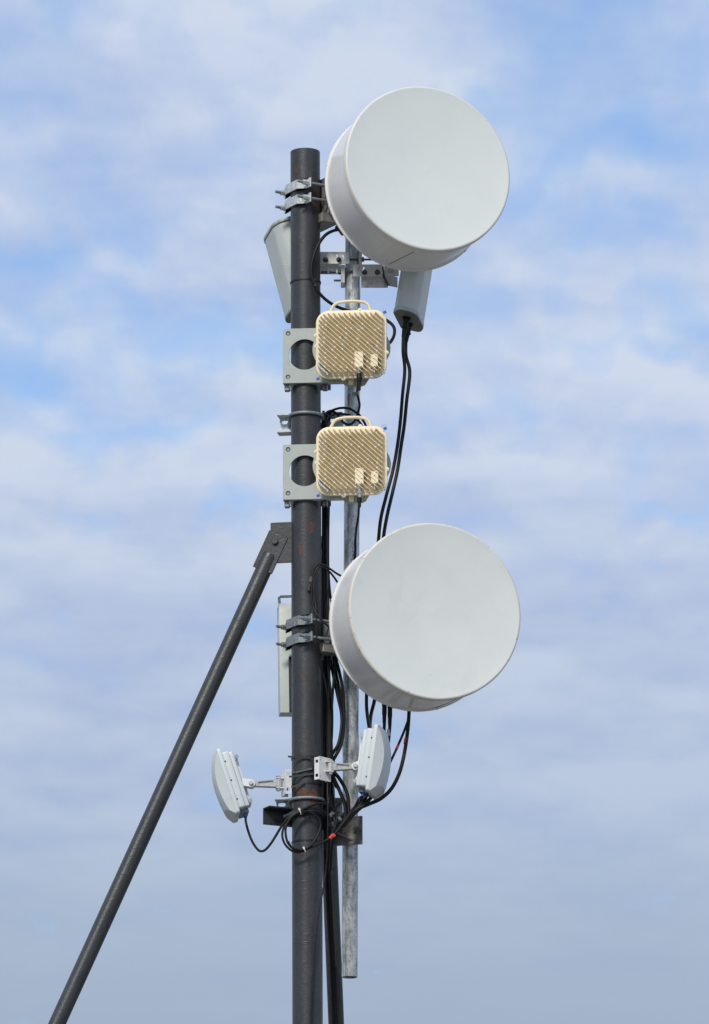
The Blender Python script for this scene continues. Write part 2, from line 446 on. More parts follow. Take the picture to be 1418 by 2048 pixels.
class G:
    def __init__(self):
        self.v = []
        self.f = []

    def add(self, verts, faces):
        k = len(self.v)
        self.v += [V(x) for x in verts]
        self.f += [tuple(k + i for i in f) for f in faces]
        return self

    def box(self, m, lo, hi):
        c = [m @ V((x, y, z)) for z in (lo[2], hi[2]) for y in (lo[1], hi[1]) for x in (lo[0], hi[0])]
        return self.add(c, [(0, 2, 3, 1), (4, 5, 7, 6), (0, 1, 5, 4), (2, 6, 7, 3), (0, 4, 6, 2), (1, 3, 7, 5)])

    def prism(self, m, poly, z0, z1, taper=1.0):
        n = len(poly)
        vs_ = [m @ V((x, y, z0)) for x, y in poly] + [m @ V((x * taper, y * taper, z1)) for x, y in poly]
        fs = [tuple(range(n - 1, -1, -1)), tuple(range(n, 2 * n))]
        fs += [(i, (i + 1) % n, n + (i + 1) % n, n + i) for i in range(n)]
        return self.add(vs_, fs)

    def plate(self, m, outer, holes, z0, z1):
        """plate in local xy with openings"""
        loops = [outer] + list(holes)
        flat = [p for l in loops for p in l]
        tris = tessellate_polygon([[V((x, y, 0)) for x, y in l] for l in loops])
        n = len(flat)
        vs_ = [m @ V((x, y, z0)) for x, y in flat] + [m @ V((x, y, z1)) for x, y in flat]
        fs = []
        for t_ in tris:
            fs.append(tuple(t_))
            fs.append(tuple(n + i for i in reversed(t_)))
        k = 0
        for l in loops:
            c = len(l)
            for i in range(c):
                a, b = k + i, k + (i + 1) % c
                fs.append((a, b, n + b, n + a))
            k += c
        return self.add(vs_, fs)

    def tube(self, pts, r, n=10, closed=False, cap=True, flat=None):
        """flat = (width, thickness, up) for a ribbon-like section"""
        pts = [V(p) for p in pts]
        m = len(pts)
        rings = []
        up = None
        for i, p in enumerate(pts):
            if closed:
                d = pts[(i + 1) % m] - pts[i - 1]
            else:
                d = pts[min(i + 1, m - 1)] - pts[max(i - 1, 0)]
            d.normalize()
            if up is None:
                up = V((0, 0, 1)) if abs(d.z) < 0.9 else V((1, 0, 0))
            a = d.cross(up)
            if a.length < 1e-6:
                a = d.orthogonal()
            a.normalize()
            b = a.cross(d).normalized()
            up = b
            rr = r[i] if isinstance(r, (list, tuple)) else r
            rings.append([p + (a * math.cos(2 * math.pi * k / n) + b * math.sin(2 * math.pi * k / n)) * rr for k in range(n)])
        vs_ = [x for rg in rings for x in rg]
        fs = []
        for i in range(m if closed else m - 1):
            j = (i + 1) % m
            for k in range(n):
                fs.append((i * n + k, i * n + (k + 1) % n, j * n + (k + 1) % n, j * n + k))
        if not closed and cap:
            fs.append(tuple(range(n - 1, -1, -1)))
            fs.append(tuple((m - 1) * n + k for k in range(n)))
        return self.add(vs_, fs)

    def cyl(self, a, b, r, r2=None, n=24, cap=True):
        return self.tube([a, b], [r, r if r2 is None else r2], n, cap=cap)

    def lathe(self, m, prof, n=64, close=False):
        k = len(prof)
        vs_ = []
        for r_, z in prof:
            for i in range(n):
                a = 2 * math.pi * i / n
                vs_.append(m @ V((r_ * math.cos(a), r_ * math.sin(a), z)))
        fs = []
        for j in range(k if close else k - 1):
            jj = (j + 1) % k
            for i in range(n):
                fs.append((j * n + i, j * n + (i + 1) % n, jj * n + (i + 1) % n, jj * n + i))
        if not close:
            if prof[0][0] > 1e-6:
                fs.append(tuple(range(n - 1, -1, -1)))
            if prof[-1][0] > 1e-6:
                fs.append(tuple((k - 1) * n + i for i in range(n)))
        return self.add(vs_, fs)

    def hexnut(self, a, d, r, h):
        m = frame(a, V(d).orthogonal(), d)
        poly = [(r * math.cos(i * math.pi / 3 + 0.3), r * math.sin(i * math.pi / 3 + 0.3)) for i in range(6)]
        return self.prism(m, poly, 0, h)

    def obj(self, name, m, parent=None, bev=0.0, ang=32, seg=1):
        if parent is None:
            o0 = V((sum(p.x for p in self.v), sum(p.y for p in self.v), sum(p.z for p in self.v))) / len(self.v)
            zmin = min(p.z for p in self.v)
            o0 = V((o0.x, o0.y, zmin))
        else:
            o0 = V((sum(p.x for p in self.v), sum(p.y for p in self.v), sum(p.z for p in self.v))) / len(self.v)
        bm = bmesh.new()
        bv = [bm.verts.new(p - o0) for p in self.v]
        for f in self.f:
            if len(set(f)) >= 3:
                try:
                    bm.faces.new([bv[i] for i in f])
                except ValueError:
                    pass
        bmesh.ops.remove_doubles(bm, verts=bm.verts, dist=1e-6)
        bmesh.ops.recalc_face_normals(bm, faces=bm.faces)
        if bev:
            es = [e for e in bm.edges if len(e.link_faces) == 2 and e.calc_face_angle(0) > R(40)]
            bmesh.ops.bevel(bm, geom=es, offset=bev, segments=seg, profile=0.5, affect='EDGES', clamp_overlap=True)
        for f in bm.faces:
            f.smooth = True
        for e in bm.edges:
            if len(e.link_faces) != 2 or e.calc_face_angle(0) > R(ang):
                e.smooth = False
        me = bpy.data.meshes.new(name)
        bm.to_mesh(me)
        bm.free()
        me.materials.append(m)
        o = bpy.data.objects.new(name, me)
        col.objects.link(o)
        if parent is not None:
            o.parent = parent
            o.location = o0 - WORLD_ORIGIN[parent.name]
        else:
            o.location = o0
        WORLD_ORIGIN[o.name] = o0
        return o


def tag(o, label, cat, group=None, kind=None):
    o['label'] = label
    o['category'] = cat
    if group:
        o['group'] = group
    if kind:
        o['kind'] = kind
    return o


def thing(name, label, cat, origin, group=None):
    o = bpy.data.objects.new(name, None)
    o.empty_display_size = 0.1
    o.location = V(origin)
    col.objects.link(o)
    WORLD_ORIGIN[o.name] = V(origin)
    return tag(o, label, cat, group)


def rrect(w, h, r, n=6):
    out = []
    for cx, cy, a0 in ((w / 2 - r, h / 2 - r, 0), (-w / 2 + r, h / 2 - r, 90), (-w / 2 + r, -h / 2 + r, 180), (w / 2 - r, -h / 2 + r, 270)):
        for i in range(n + 1):
            a = R(a0 + 90 * i / n)
            out.append((cx + r * math.cos(a), cy + r * math.sin(a)))
    return out


def circle(cx, cy, r, n=40):
    return [(cx + r * math.cos(2 * math.pi * i / n), cy + r * math.sin(2 * math.pi * i / n)) for i in range(n)]


def slot(cx, cy, w, h, n=6):
    """stadium, long side along x"""
    r = h / 2
    out = []
    for i in range(n + 1):
        a = R(-90 + 180 * i / n)
        out.append((cx + w / 2 - r + r * math.cos(a), cy + r * math.sin(a)))
    for i in range(n + 1):
        a = R(90 + 180 * i / n)
        out.append((cx - w / 2 + r + r * math.cos(a), cy + r * math.sin(a)))
    return out


UP = V((0, 0, 1))

# ------------------------------------------------------------------ ground
g = G()
g.add([(-3000, -3000, 0), (3000, -3000, 0), (3000, 3000, 0), (-3000, 3000, 0)], [(0, 1, 2, 3)])
o = g.obj('ground', M['ground'])
o['kind'] = 'structure'

# ------------------------------------------------------------------ mast
RM = 0.0570
M_TOP = P(610.4, 304, 0)
M_LOW = P(615.2, 2048, 0)
M_DIR = (M_TOP - M_LOW).normalized()


def mast_at(z):
    return M_LOW + M_DIR * ((z - M_LOW.z) / M_DIR.z)


def mast_y(py):
    """point on the mast axis seen at photo row py"""
    return mast_at(P(613, py, 0).z)


mast = thing('mast', 'thick dark grey steel pipe mast with rust patches carrying all the antennas', 'mast', mast_at(0))
g = G()
mf = zframe(mast_at(0.02), (1, 0, 0), M_DIR)
Lm = (M_TOP - mast_at(0.02)).length
g.lathe(mf, [(RM, 0), (RM, Lm - 0.0015), (RM - 0.001, Lm), (RM - 0.007, Lm), (RM - 0.007, Lm - 0.3)], 64)
g.obj('pipe', M['mast'], mast)
g = G()
g.plate(frame(mast_at(0), (1, 0, 0), UP), rrect(0.36, 0.36, 0.02), [], 0.004, 0.022)
g.obj('base_plate', M['mast'], mast, 0.002)
for dx, dy in ((-1, -1), (1, -1), (1, 1), (-1, 1)):
    g = G()
    q = mast_at(0) + V((dx * 0.14, dy * 0.14, 0.022))
    g.hexnut(q, UP, 0.014, 0.012)
    g.obj('anchor_bolt', M['zinc'], mast)
# lug plates for the two stays
lug_dir = V((-math.cos(R(11)), math.sin(R(11)), 0))


def px_frame(px, py, Y, yaw=0.0, lean=0.0):
    """upright frame facing the camera: x right, y up, z towards the camera; yaw>0 turns the face to the right"""
    o_ = P(px, py, Y)
    x = V((math.cos(yaw), math.sin(yaw), 0))
    z = V((math.sin(yaw), -math.cos(yaw), 0))
    m_ = frame(o_, x, z)
    return m_ @ Matrix.Rotation(lean, 4, 'Z')


g = G()
lf = px_frame(562, 1085.5, 0.0, R(-11))
g.box(lf, (-0.040, -0.079, -0.005), (0.046, 0.079, 0.005))
g.obj('lug_plate', M['mast'], mast, 0.0012)
stay_top = P(634, 1100, 0.10)
g = G()
bf = frame(mast_at(P(613, 1090, 0).z) + V((0.012, 0.085, 0)), (0.1, 1, 0), (1, -0.1, 0))
g.box(bf, (-0.035, -0.07, -0.005), (0.05, 0.07, 0.005))
g.obj('lug_plate', M['mast'], mast, 0.0012)


# ------------------------------------------------------------------ stays
def stay(label, top, low, rad, platewise, paint):
    d = (low - top).normalized()
    foot = top + d * ((0.03 - top.z) / d.z)
    t_ = thing('diagonal_stay', label, 'stay', V((foot.x, foot.y, 0)))
    start = top + d * 0.055
    g = G()
    g.tube([start, start + d * 0.012, foot], [rad * 0.9, rad, rad], 40)
    g.obj('pipe', paint, t_)
    m_ = frame(top, d.cross(platewise).normalized(), platewise)   # local y = along
    # local x across, y along the stay, z out of the plate
    yy = V(m_.col[1][:3])
    sgn = 1 if yy.dot(d) > 0 else -1
    g = G()
    lo, hi = sorted((-0.028 * sgn, 0.125 * sgn))
    g.box(m_, (-0.040, lo, 0.010), (0.040, hi, 0.019))
    g.obj('end_plate', paint, t_, 0.0012)
    g = G()
    g.hexnut(m_ @ V((0.0, 0.004 * sgn, 0.0190)), platewise, 0.0135, 0.011)
    g.obj('bolt', paint, t_, 0.001)
    g = G()
    g.plate(frame(V((foot.x, foot.y, 0)), (1, 0, 0), UP), rrect(0.24, 0.24, 0.01), [], 0.004, 0.018)
    g.obj('foot_plate', paint, t_, 0.002)
    return t_


pl = V((-math.sin(R(11)), -math.cos(R(11)), 0))
stay('dark grey steel stay slanting from the mast down to the lower left', P(553, 1083, 0.012) + pl * -0.002, P(114, 2048, 0.17), 0.0315, pl, M['stay'])
stay('steel stay coloured near-black for shade, rising steeply behind the mast from lower right', P(634, 1090, 0.13), P(672.5, 2048, 0.86), 0.0305, V((1, -0.1, 0)).normalized(), M['darksteel'])  # shade behind the mast is put into this stay's near-black colour

# ------------------------------------------------------------------ galvanised pipe
PIPE_Y = 0.150
p_top = P(706, 440, PIPE_Y)
p_low = P(699.3, 1954.5, PIPE_Y)
RP = 0.0298
pd = (p_top - p_low).normalized()


def pipe_y(py):
    z = P(702, py, PIPE_Y).z
    return p_low + pd * ((z - p_low.z) / pd.z)


gp = thing('galvanised_pipe', 'thin galvanised pipe with open lower end hanging beside the mast', 'pipe', p_low)
g = G()
pf = zframe(p_low, (1, 0, 0), pd)
Lp = (p_top - p_low).length
g.lathe(pf, [(RP - 0.003, 0.25), (RP - 0.003, 0.0), (RP - 0.0005, 0.0), (RP, 0.001), (RP, Lp), (RP - 0.003, Lp), (RP - 0.003, Lp - 0.1)], 48)
g.obj('pipe', M['galv'], gp)
q = pipe_y(1467)
cf = zframe(q, (1, 0, 0), pd)
g = G()
g.lathe(cf, [(RP, -0.09), (RP + 0.0012, -0.088), (RP + 0.0012, -0.001), (RP, 0.0)], 48)
g.obj('sleeve', M['galv'], gp)


# ------------------------------------------------------------------ microwave dishes
def dish(label, fx, fy, Y, Rr, az, el, L, Rf, clamp_rows, face_mat, strap_mat, seam_deg, plate_h):
    a = V((math.sin(az) * math.cos(el), -math.cos(az) * math.cos(el), math.sin(el)))
    fc = P(fx, fy, Y)
    u = a.cross(UP).normalized() * -1
    if u.x < 0:
        u = -u
    m_ = frame(fc, u, a)
    t_ = thing('microwave_dish', label, 'antenna', V((fc.x, fc.y, fc.z - Rr)))
    # drum wall
    g = G()
    prof = [(Rf - 0.007, -L), (Rr - 0.0045, -0.045), (Rr - 0.0042, -0.018), (Rr - 0.0075, -0.018), (Rf - 0.012, -L)]
    g.lathe(m_, prof, 128, close=True)
    drum = g.obj('drum', M['drum'], t_)
    # overlapped sheet seam along the drum
    ang = R(seam_deg)
    c, s = math.cos(ang), math.sin(ang)
    def on(r_, a_, z):
        return m_ @ V((r_ * math.cos(a_), r_ * math.sin(a_), z))
    g = G()
    z0, z1 = -L + 0.012, -0.055
    pts = []
    for k in range(9):
        f_ = k / 8
        z = z0 + (z1 - z0) * f_
        rr = (Rf - 0.007) + ((Rr - 0.0045) - (Rf - 0.007)) * (z + L) / (L - 0.045)
        pts.append(on(rr + 0.0002, ang + 0.10 * f_, z))
    g.tube(pts, 0.0012, 6)
    g.obj('seam', M['seam'], drum)
    for k, (da, dz) in enumerate(((0.05, 0.07), (0.12, 0.12), (0.19, 0.17), (-0.06, 0.04))):
        g = G()
        rr = Rf - 0.0045
        q = on(rr, ang + da, -L + dz)
        nrm = (q - on(0, 0, -L + dz)).normalized()
        g.hexnut(q - nrm * 0.003, nrm, 0.0028, 0.004)
        g.obj('rivet', M['zinc'], drum)
    # radome skin: nearly flat disc, rolled over the rim
    g = G()
    prof = [(Rr - 0.003, -0.034), (Rr - 0.0006, -0.033), (Rr, -0.028), (Rr, -0.0065), (Rr - 0.0008, -0.0035), (Rr - 0.003, -0.0012), (Rr - 0.006, 0.0)]
    g.lathe(m_, prof + [(Rr - 0.008, 0.0)], 160)
    g.f = g.f[:-2]
    g.obj('rim_band', M['rim'] if plate_h > 0.03 else M['oldrim'], t_, ang=60)
    g = G()
    prof = [(Rr - 0.008, -0.006), (Rr - 0.008, 0.0003)]
    for k in range(1, 12):
        rr = (Rr - 0.008) * (1 - k / 12)
        prof.append((rr, 0.0003 - 0.019 * (1 - (rr / Rr) ** 2)))
    prof += [(0.011, -0.01868), (0.009, -0.0185), (0.0, -0.0185)]
    g.lathe(m_, prof, 128)
    g.f = [f for f in g.f if len(f) < 90]
    g.obj('radome', face_mat, t_, ang=60)
    # rear flange ring with clips
    g = G()
    prof = [(Rf - 0.008, -L - 0.007), (Rf - 0.0005, -L - 0.007), (Rf, -L - 0.006), (Rf, -L + 0.001), (Rf - 0.0005, -L + 0.002), (Rf - 0.0075, -L + 0.002)]
    g.lathe(m_, prof, 128, close=True)
    flange = g.obj('flange', M['drum'], t_)
    for k in range(12):
        a_ = R(30 * k + 17)
        g = G()
        q = on(Rf, a_, -L)
        nrm = (q - on(0, 0, -L)).normalized()
        cf_ = frame(q, a, nrm)
        g.box(cf_, (-0.007, -0.004, -0.004), (0.003, 0.004, 0.0018))
        g.obj('clip', M['drum'], flange, 0.001)
    # reflector bowl
    g = G()
    prof = []
    for k in range(13):
        rr = (Rf - 0.010) * (1 - k / 12) + 0.05 * (k / 12)
        prof.append((rr, -L - 0.003 - 0.11 * (1 - (rr / Rf) ** 2)))
    prof.append((0.0, prof[-1][1]))
    g.lathe(m_, prof, 96)
    g.f = [f for f in g.f if len(f) < 90]
    g.obj('reflector', M['drum'], t_)
    # mounting: straps round the mast, channel on the far side, arm to the bowl
    an = R(31)
    dd = V((math.cos(an), math.sin(an), 0))
    tt = V((math.sin(an), -math.cos(an), 0))
    rows = [mast_y(r_) for r_ in clamp_rows]
    mid = (rows[0] + rows[1]) / 2
    for q in rows:
        m2 = frame(q, dd, UP)          # x = dd, y = up x dd = -tt
        zz = 0.0185
        # strap as a bent plate (outline in d,t), extruded upright
        line = [(-0.036, -0.098), (-0.036, -0.066), (-0.064, -0.044), (-0.0640, 0.044), (-0.036, 0.066), (-0.036, 0.098)]
        inner = [(d_ + 0.0052, t__) for d_, t__ in ((-0.036, -0.098), (-0.036, -0.069), (-0.0635, -0.047), (-0.0635, 0.047), (-0.036, 0.069), (-0.036, 0.098))]
        g = G()
        g.prism(m2, line + inner[::-1], -zz, zz)
        strap = g.obj('clamp_strap', strap_mat, t_, 0.0012)
        for sg in (-1, 1):
            off = -tt * (sg * 0.083)
            g = G()
            g.cyl(q + off - dd * 0.083, q + off + dd * 0.072, 0.0058, n=14)
            g.obj('threaded_rod', M['greyzinc'], strap)
            g = G()
            g.cyl(q + off - dd * 0.0375, q + off - dd * 0.0362, 0.0125, n=20)
            g.hexnut(q + off - dd * 0.0495, dd, 0.0105, 0.012)
            g.hexnut(q + off - dd * 0.0600, dd, 0.0100, 0.0098)
            g.obj('nut', strap_mat, strap)
    m2 = frame(mid, dd, UP)
    h2 = (rows[0] - rows[1]).length / 2 + plate_h
    g = G()
    g.box(m2, (0.0585, -0.098, -h2), (0.0665, 0.098, h2))
    g.box(m2, (0.0665, -0.098, -h2), (0.098, -0.090, h2))
    g.box(m2, (0.0665, 0.090, -h2), (0.098, 0.098, h2))
    g.obj('mount_channel', M['platesteel'] if plate_h > 0.03 else M['greyzinc'], t_, 0.001)
    g = G()
    back = m_ @ V((0, 0, -L - 0.085))
    p0 = mid + dd * 0.085
    g.tube(spline([p0, p0 + dd * 0.05 - UP * 0.0, back + (p0 - back) * 0.35 - a * 0.03, back], 6), 0.026, 16)
    g.obj('mount_arm', M['platesteel'], t_)
    g = G()
    q0 = mid - UP * (h2 + 0.006) + dd * 0.05
    g.box(frame(q0, dd, UP), (-0.020, -0.075, -0.030), (0.055, 0.075, 0.006))
    g.obj('mount_foot', M['platesteel'], t_, 0.002)
    g = G()
    q1 = q0 + dd * 0.065 + tt * 0.045 - UP * 0.028
    ax = (V((0.62, -0.1, -0.75))).normalized()
    g.tube([q1, q1 + ax * 0.030], 0.011, 12)
    g.hexnut(q1 + ax * 0.005, ax, 0.017, 0.010)
    g.hexnut(q1 + ax * 0.030, ax, 0.014, 0.012)
    g.obj('tilt_bolt', M['boltdark'], t_)
    return t_, m_


dish_top, mdt = dish('clean white drum-shaped microwave dish at the top of the mast', 856.8, 336.3, -0.25, 0.3326, 0.3328, 0.0554, 0.2598, 0.3273,
                     (379, 409), M['radome'], M['zinc'], -104, 0.045)
dish_low, mdl = dish('scuffed white drum-shaped microwave dish with rusty rim below the radio units', 870.9, 1222.2, -0.25, 0.3384, 0.2998, -0.0319, 0.2697, 0.3336,
                     (1249, 1284), M['oldradome'], M['greyzinc'], -75, 0.012)


# ------------------------------------------------------------------ radio units with finned backs
def radio(label, cx, cy, boot):
    yaw = R(-5)
    kv = S / math.cos(R(16))
    m_ = px_frame(cx, cy, -0.150, yaw)
    t_ = thing('radio_unit', label, 'radio unit', m_ @ V((0, -0.14, 0)), 'cream radio units')
    W_, H_ = 142 * S, 136 * kv
    g = G()
    g.prism(m_, rrect(W_, H_, 0.050, 8), -0.014, 0.0)
    body = g.obj('casing', M['cream'], t_, 0.003, seg=2)
    g = G()
    g.prism(m_, rrect(W_ - 0.018, H_ - 0.018, 0.042, 8), -0.052, -0.0141)
    g.obj('casing_front', M['cream'], t_, 0.004)
    # raised bed the fins grow from
    g = G()
    g.prism(m_, rrect(W_ - 0.016, H_ - 0.020, 0.038, 8), 0.0001, 0.004)
    g.obj('fin_bed', M['cream'], t_, 0.001)
    for bx, by in ((-W_ / 2, 0.038), (-W_ / 2 + 0.002, -0.005), (W_ / 2, -0.036), (-0.030, -H_ / 2), (0.033, H_ / 2)):
        g = G()
        g.cyl(m_ @ V((bx, by, -0.013)), m_ @ V((bx, by, -0.0008)), 0.0080, n=20)
        g.cyl(m_ @ V((bx, by, -0.0008)), m_ @ V((bx, by, 0.0012)), 0.0046, n=6)
        g.obj('boss', M['cream'], t_, 0.0006)
    # handle
    hp = [(-0.082, H_ / 2 - 0.006), (-0.076, H_ / 2 + 0.004), (-0.068, H_ / 2 + 0.019), (-0.054, H_ / 2 + 0.030), (-0.028, H_ / 2 + 0.035), (0.0, H_ / 2 + 0.0365),
          (0.028, H_ / 2 + 0.035), (0.052, H_ / 2 + 0.030), (0.066, H_ / 2 + 0.018), (0.072, H_ / 2 + 0.003), (0.077, H_ / 2 - 0.006)]
    g = G()
    g.tube(spline([m_ @ V((x, y, -0.006)) for x, y in hp], 5), 0.0062, 12)
    g.obj('handle', M['cream'], t_)
    # diagonal fins
    fw, fh = (W_ - 0.019) / 2, (H_ - 0.025) / 2
    rc = 0.034
    def inside(x, y):
        ax, ay = abs(x), abs(y)
        if ax > fw or ay > fh:
            return False
        if ax > fw - rc and ay > fh - rc:
            return (ax - fw + rc) ** 2 + (ay - fh + rc) ** 2 < rc * rc
        return True
    pitch = 0.0137
    dx, dy = math.cos(R(-43)), math.sin(R(-43))
    nx, ny = -dy, dx
    rnd = random.Random(5)
    pins = G()
    fin_n = 12
    for k in range(-fin_n, fin_n + 1):
        ox, oy = nx * pitch * k, ny * pitch * k
        ts = [i * 0.002 for i in range(-120, 121) if inside(ox + dx * i * 0.002, oy + dy * i * 0.002)]
        if len(ts) < 8:
            continue
        t0, t1 = ts[0], ts[-1]
        fm = frame(m_ @ V((ox, oy, 0)), m_.to_3x3() @ V((dx, dy, 0)), m_.to_3x3() @ V((0, 0, 1)))
        zt = 0.030
        poly_lo, poly_hi = 0.0017, 0.0009
        vs_ = []
        for (tx, hw, z) in ((t0, poly_lo, 0.0035), (t1, poly_lo, 0.0035), (t1 - 0.006, poly_hi, zt), (t0 + 0.006, poly_hi, zt)):
            vs_ += [fm @ V((tx, -hw, z)), fm @ V((tx, hw, z))]
        g = G()
        g.add(vs_, [(0, 2, 4, 6), (1, 7, 5, 3), (6, 4, 5, 7), (0, 1, 3, 2), (0, 6, 7, 1), (2, 3, 5, 4)])
        g.obj('fin', M['cream'], t_)
        # ejector pins moulded through the fins
        tpos = t0 + 0.02 + rnd.random() * 0.02
        while tpos < t1 - 0.015:
            pins.cyl(fm @ V((tpos, 0, 0.004)), fm @ V((tpos, 0, zt + 0.001)), 0.0030, n=10)
            tpos += 0.044 + rnd.random() * 0.060
    pz = pins.obj('pins', M['creamtip'], t_)
    pz['kind'] = 'stuff'
    # short bosses between the fins
    lows = G()
    for _ in range(26):
        x, y = rnd.uniform(-fw, fw), rnd.uniform(-fh, fh)
        if inside(x * 1.05, y * 1.05):
            lows.cyl(m_ @ V((x, y, 0.0035)), m_ @ V((x, y, 0.011)), 0.0038, n=10)
    lz = lows.obj('studs', M['cream'], t_)
    lz['kind'] = 'stuff'
    # connector blocks and sockets
    for bx, by, bw, bh, big in ((719 - 702.3, 722.5 - 688, 17.5, 31, True), (749.8 - 702.3, 725.5 - 688, 14.5, 24, False)):
        x, y = bx * S, -by * kv
        w, h = bw * S, bh * kv
        g = G()
        g.box(m_, (x - w / 2, y - h / 2, 0.003), (x + w / 2, y + h / 2, 0.0265))
        g.obj('connector_block', M['cream'], t_, 0.0015)
        q = m_ @ V((x, y - h / 2, 0.013))
        g = G()
        if big:
            g.cyl(q, q - UP * 0.005, 0.0105, n=20)
            g.hexnut(q - UP * 0.005, -UP, 0.0085, 0.012)
            g.cyl(q - UP * 0.016, q - UP * 0.030, 0.0072, n=18)
        else:
            g.cyl(q, q - UP * 0.005, 0.0075, n=18)
            g.cyl(q - UP * 0.005, q - UP * 0.014, 0.0052, n=18)
            g.cyl(q - UP * 0.0141, q - UP * 0.021, 0.0062, n=18)
        con = g.obj('connector', M['chrome'], t_)
        if not big:
            q2 = q - UP * 0.021
            path = [q2, q2 + V((0.003, 0, -0.010)), q2 + V((0.010, 0, -0.017)), q2 + V((0.017, 0, -0.010)), q2 + V((0.017, 0.003, 0.004)), q2 + V((0.018, 0.006, 0.012))]
            g = G()
            for pp in spline(path, 5):
                m3 = Matrix.Translation(pp)
                g.lathe(m3, [(0.0, -0.0012), (0.0010, -0.0006), (0.0010, 0.0006), (0.0, 0.0012)], 6)
            g.obj('cap_chain', M['chrome'], con)
    # grounding screw in the corner
    g = G()
    q = V((W_ / 2 - 0.010, -H_ / 2 + 0.018, 0.0005))
    g.cyl(m_ @ q, m_ @ (q + V((0, 0, 0.004))), 0.0060, n=18)
    gs = g.obj('ground_screw', M['chrome'], t_)
    g = G()
    g.cyl(m_ @ (q + V((0, 0, 0.0042))), m_ @ (q + V((0, 0, 0.0055))), 0.0025, n=6)
    g.obj('screw_slot', M['seam'], gs)
    # silver label on the lower left corner chamfer
    a0 = m_ @ V((-W_ / 2 + 0.010, -H_ / 2 + 0.055, 0.0045))
    a1 = m_ @ V((-W_ / 2 + 0.048, -H_ / 2 + 0.012, 0.0045))
    fm = frame(a0, a1 - a0, m_.to_3x3() @ V((0, 0, 1)))
    g = G()
    g.box(fm, (0, -0.004, 0.0), ((a1 - a0).length, 0.004, 0.010))
    g.obj('label_strip', M['label'], t_)
    # wire seals with blue tags
    for x, y, lift in ((-W_ / 2 + 0.012, -H_ / 2 + 0.004, False), (W_ / 2 - 0.012, H_ / 2 - 0.014, True)):
        q = m_ @ V((x, y, 0.004))
        g = G()
        g.tube([q + V((0.004, 0, 0.008)), q, q + V((-0.003, -0.004, -0.004))], 0.0008, 6)
        seal = g.obj('seal_wire', M['boltdark'], t_)
        g = G()
        fm = frame(q + V((0.006 if lift else -0.003, -0.004, 0.0 if lift else -0.006)), (0.9, 0, 0.4), (0, -1, 0))
        g.box(fm, (-0.006, -0.005, -0.003), (0.006, 0.005, 0.003))
        g.obj('seal_tag', M['blue'], seal, 0.001)
        if lift:
            g = G()
            g.box(fm, (-0.008, 0.0052, -0.0008), (0.008, 0.018, 0.0008))
            g.obj('seal_window', M['clear'], seal)
    # ribs / spigot under the casing
    g = G()
    g.box(m_, (-0.013, -H_ / 2 - 0.018, -0.040), (0.006, -H_ / 2 + 0.004, -0.024))
    g.obj('latch_tongue', M['cream'], t_, 0.003)
    return t_, m_


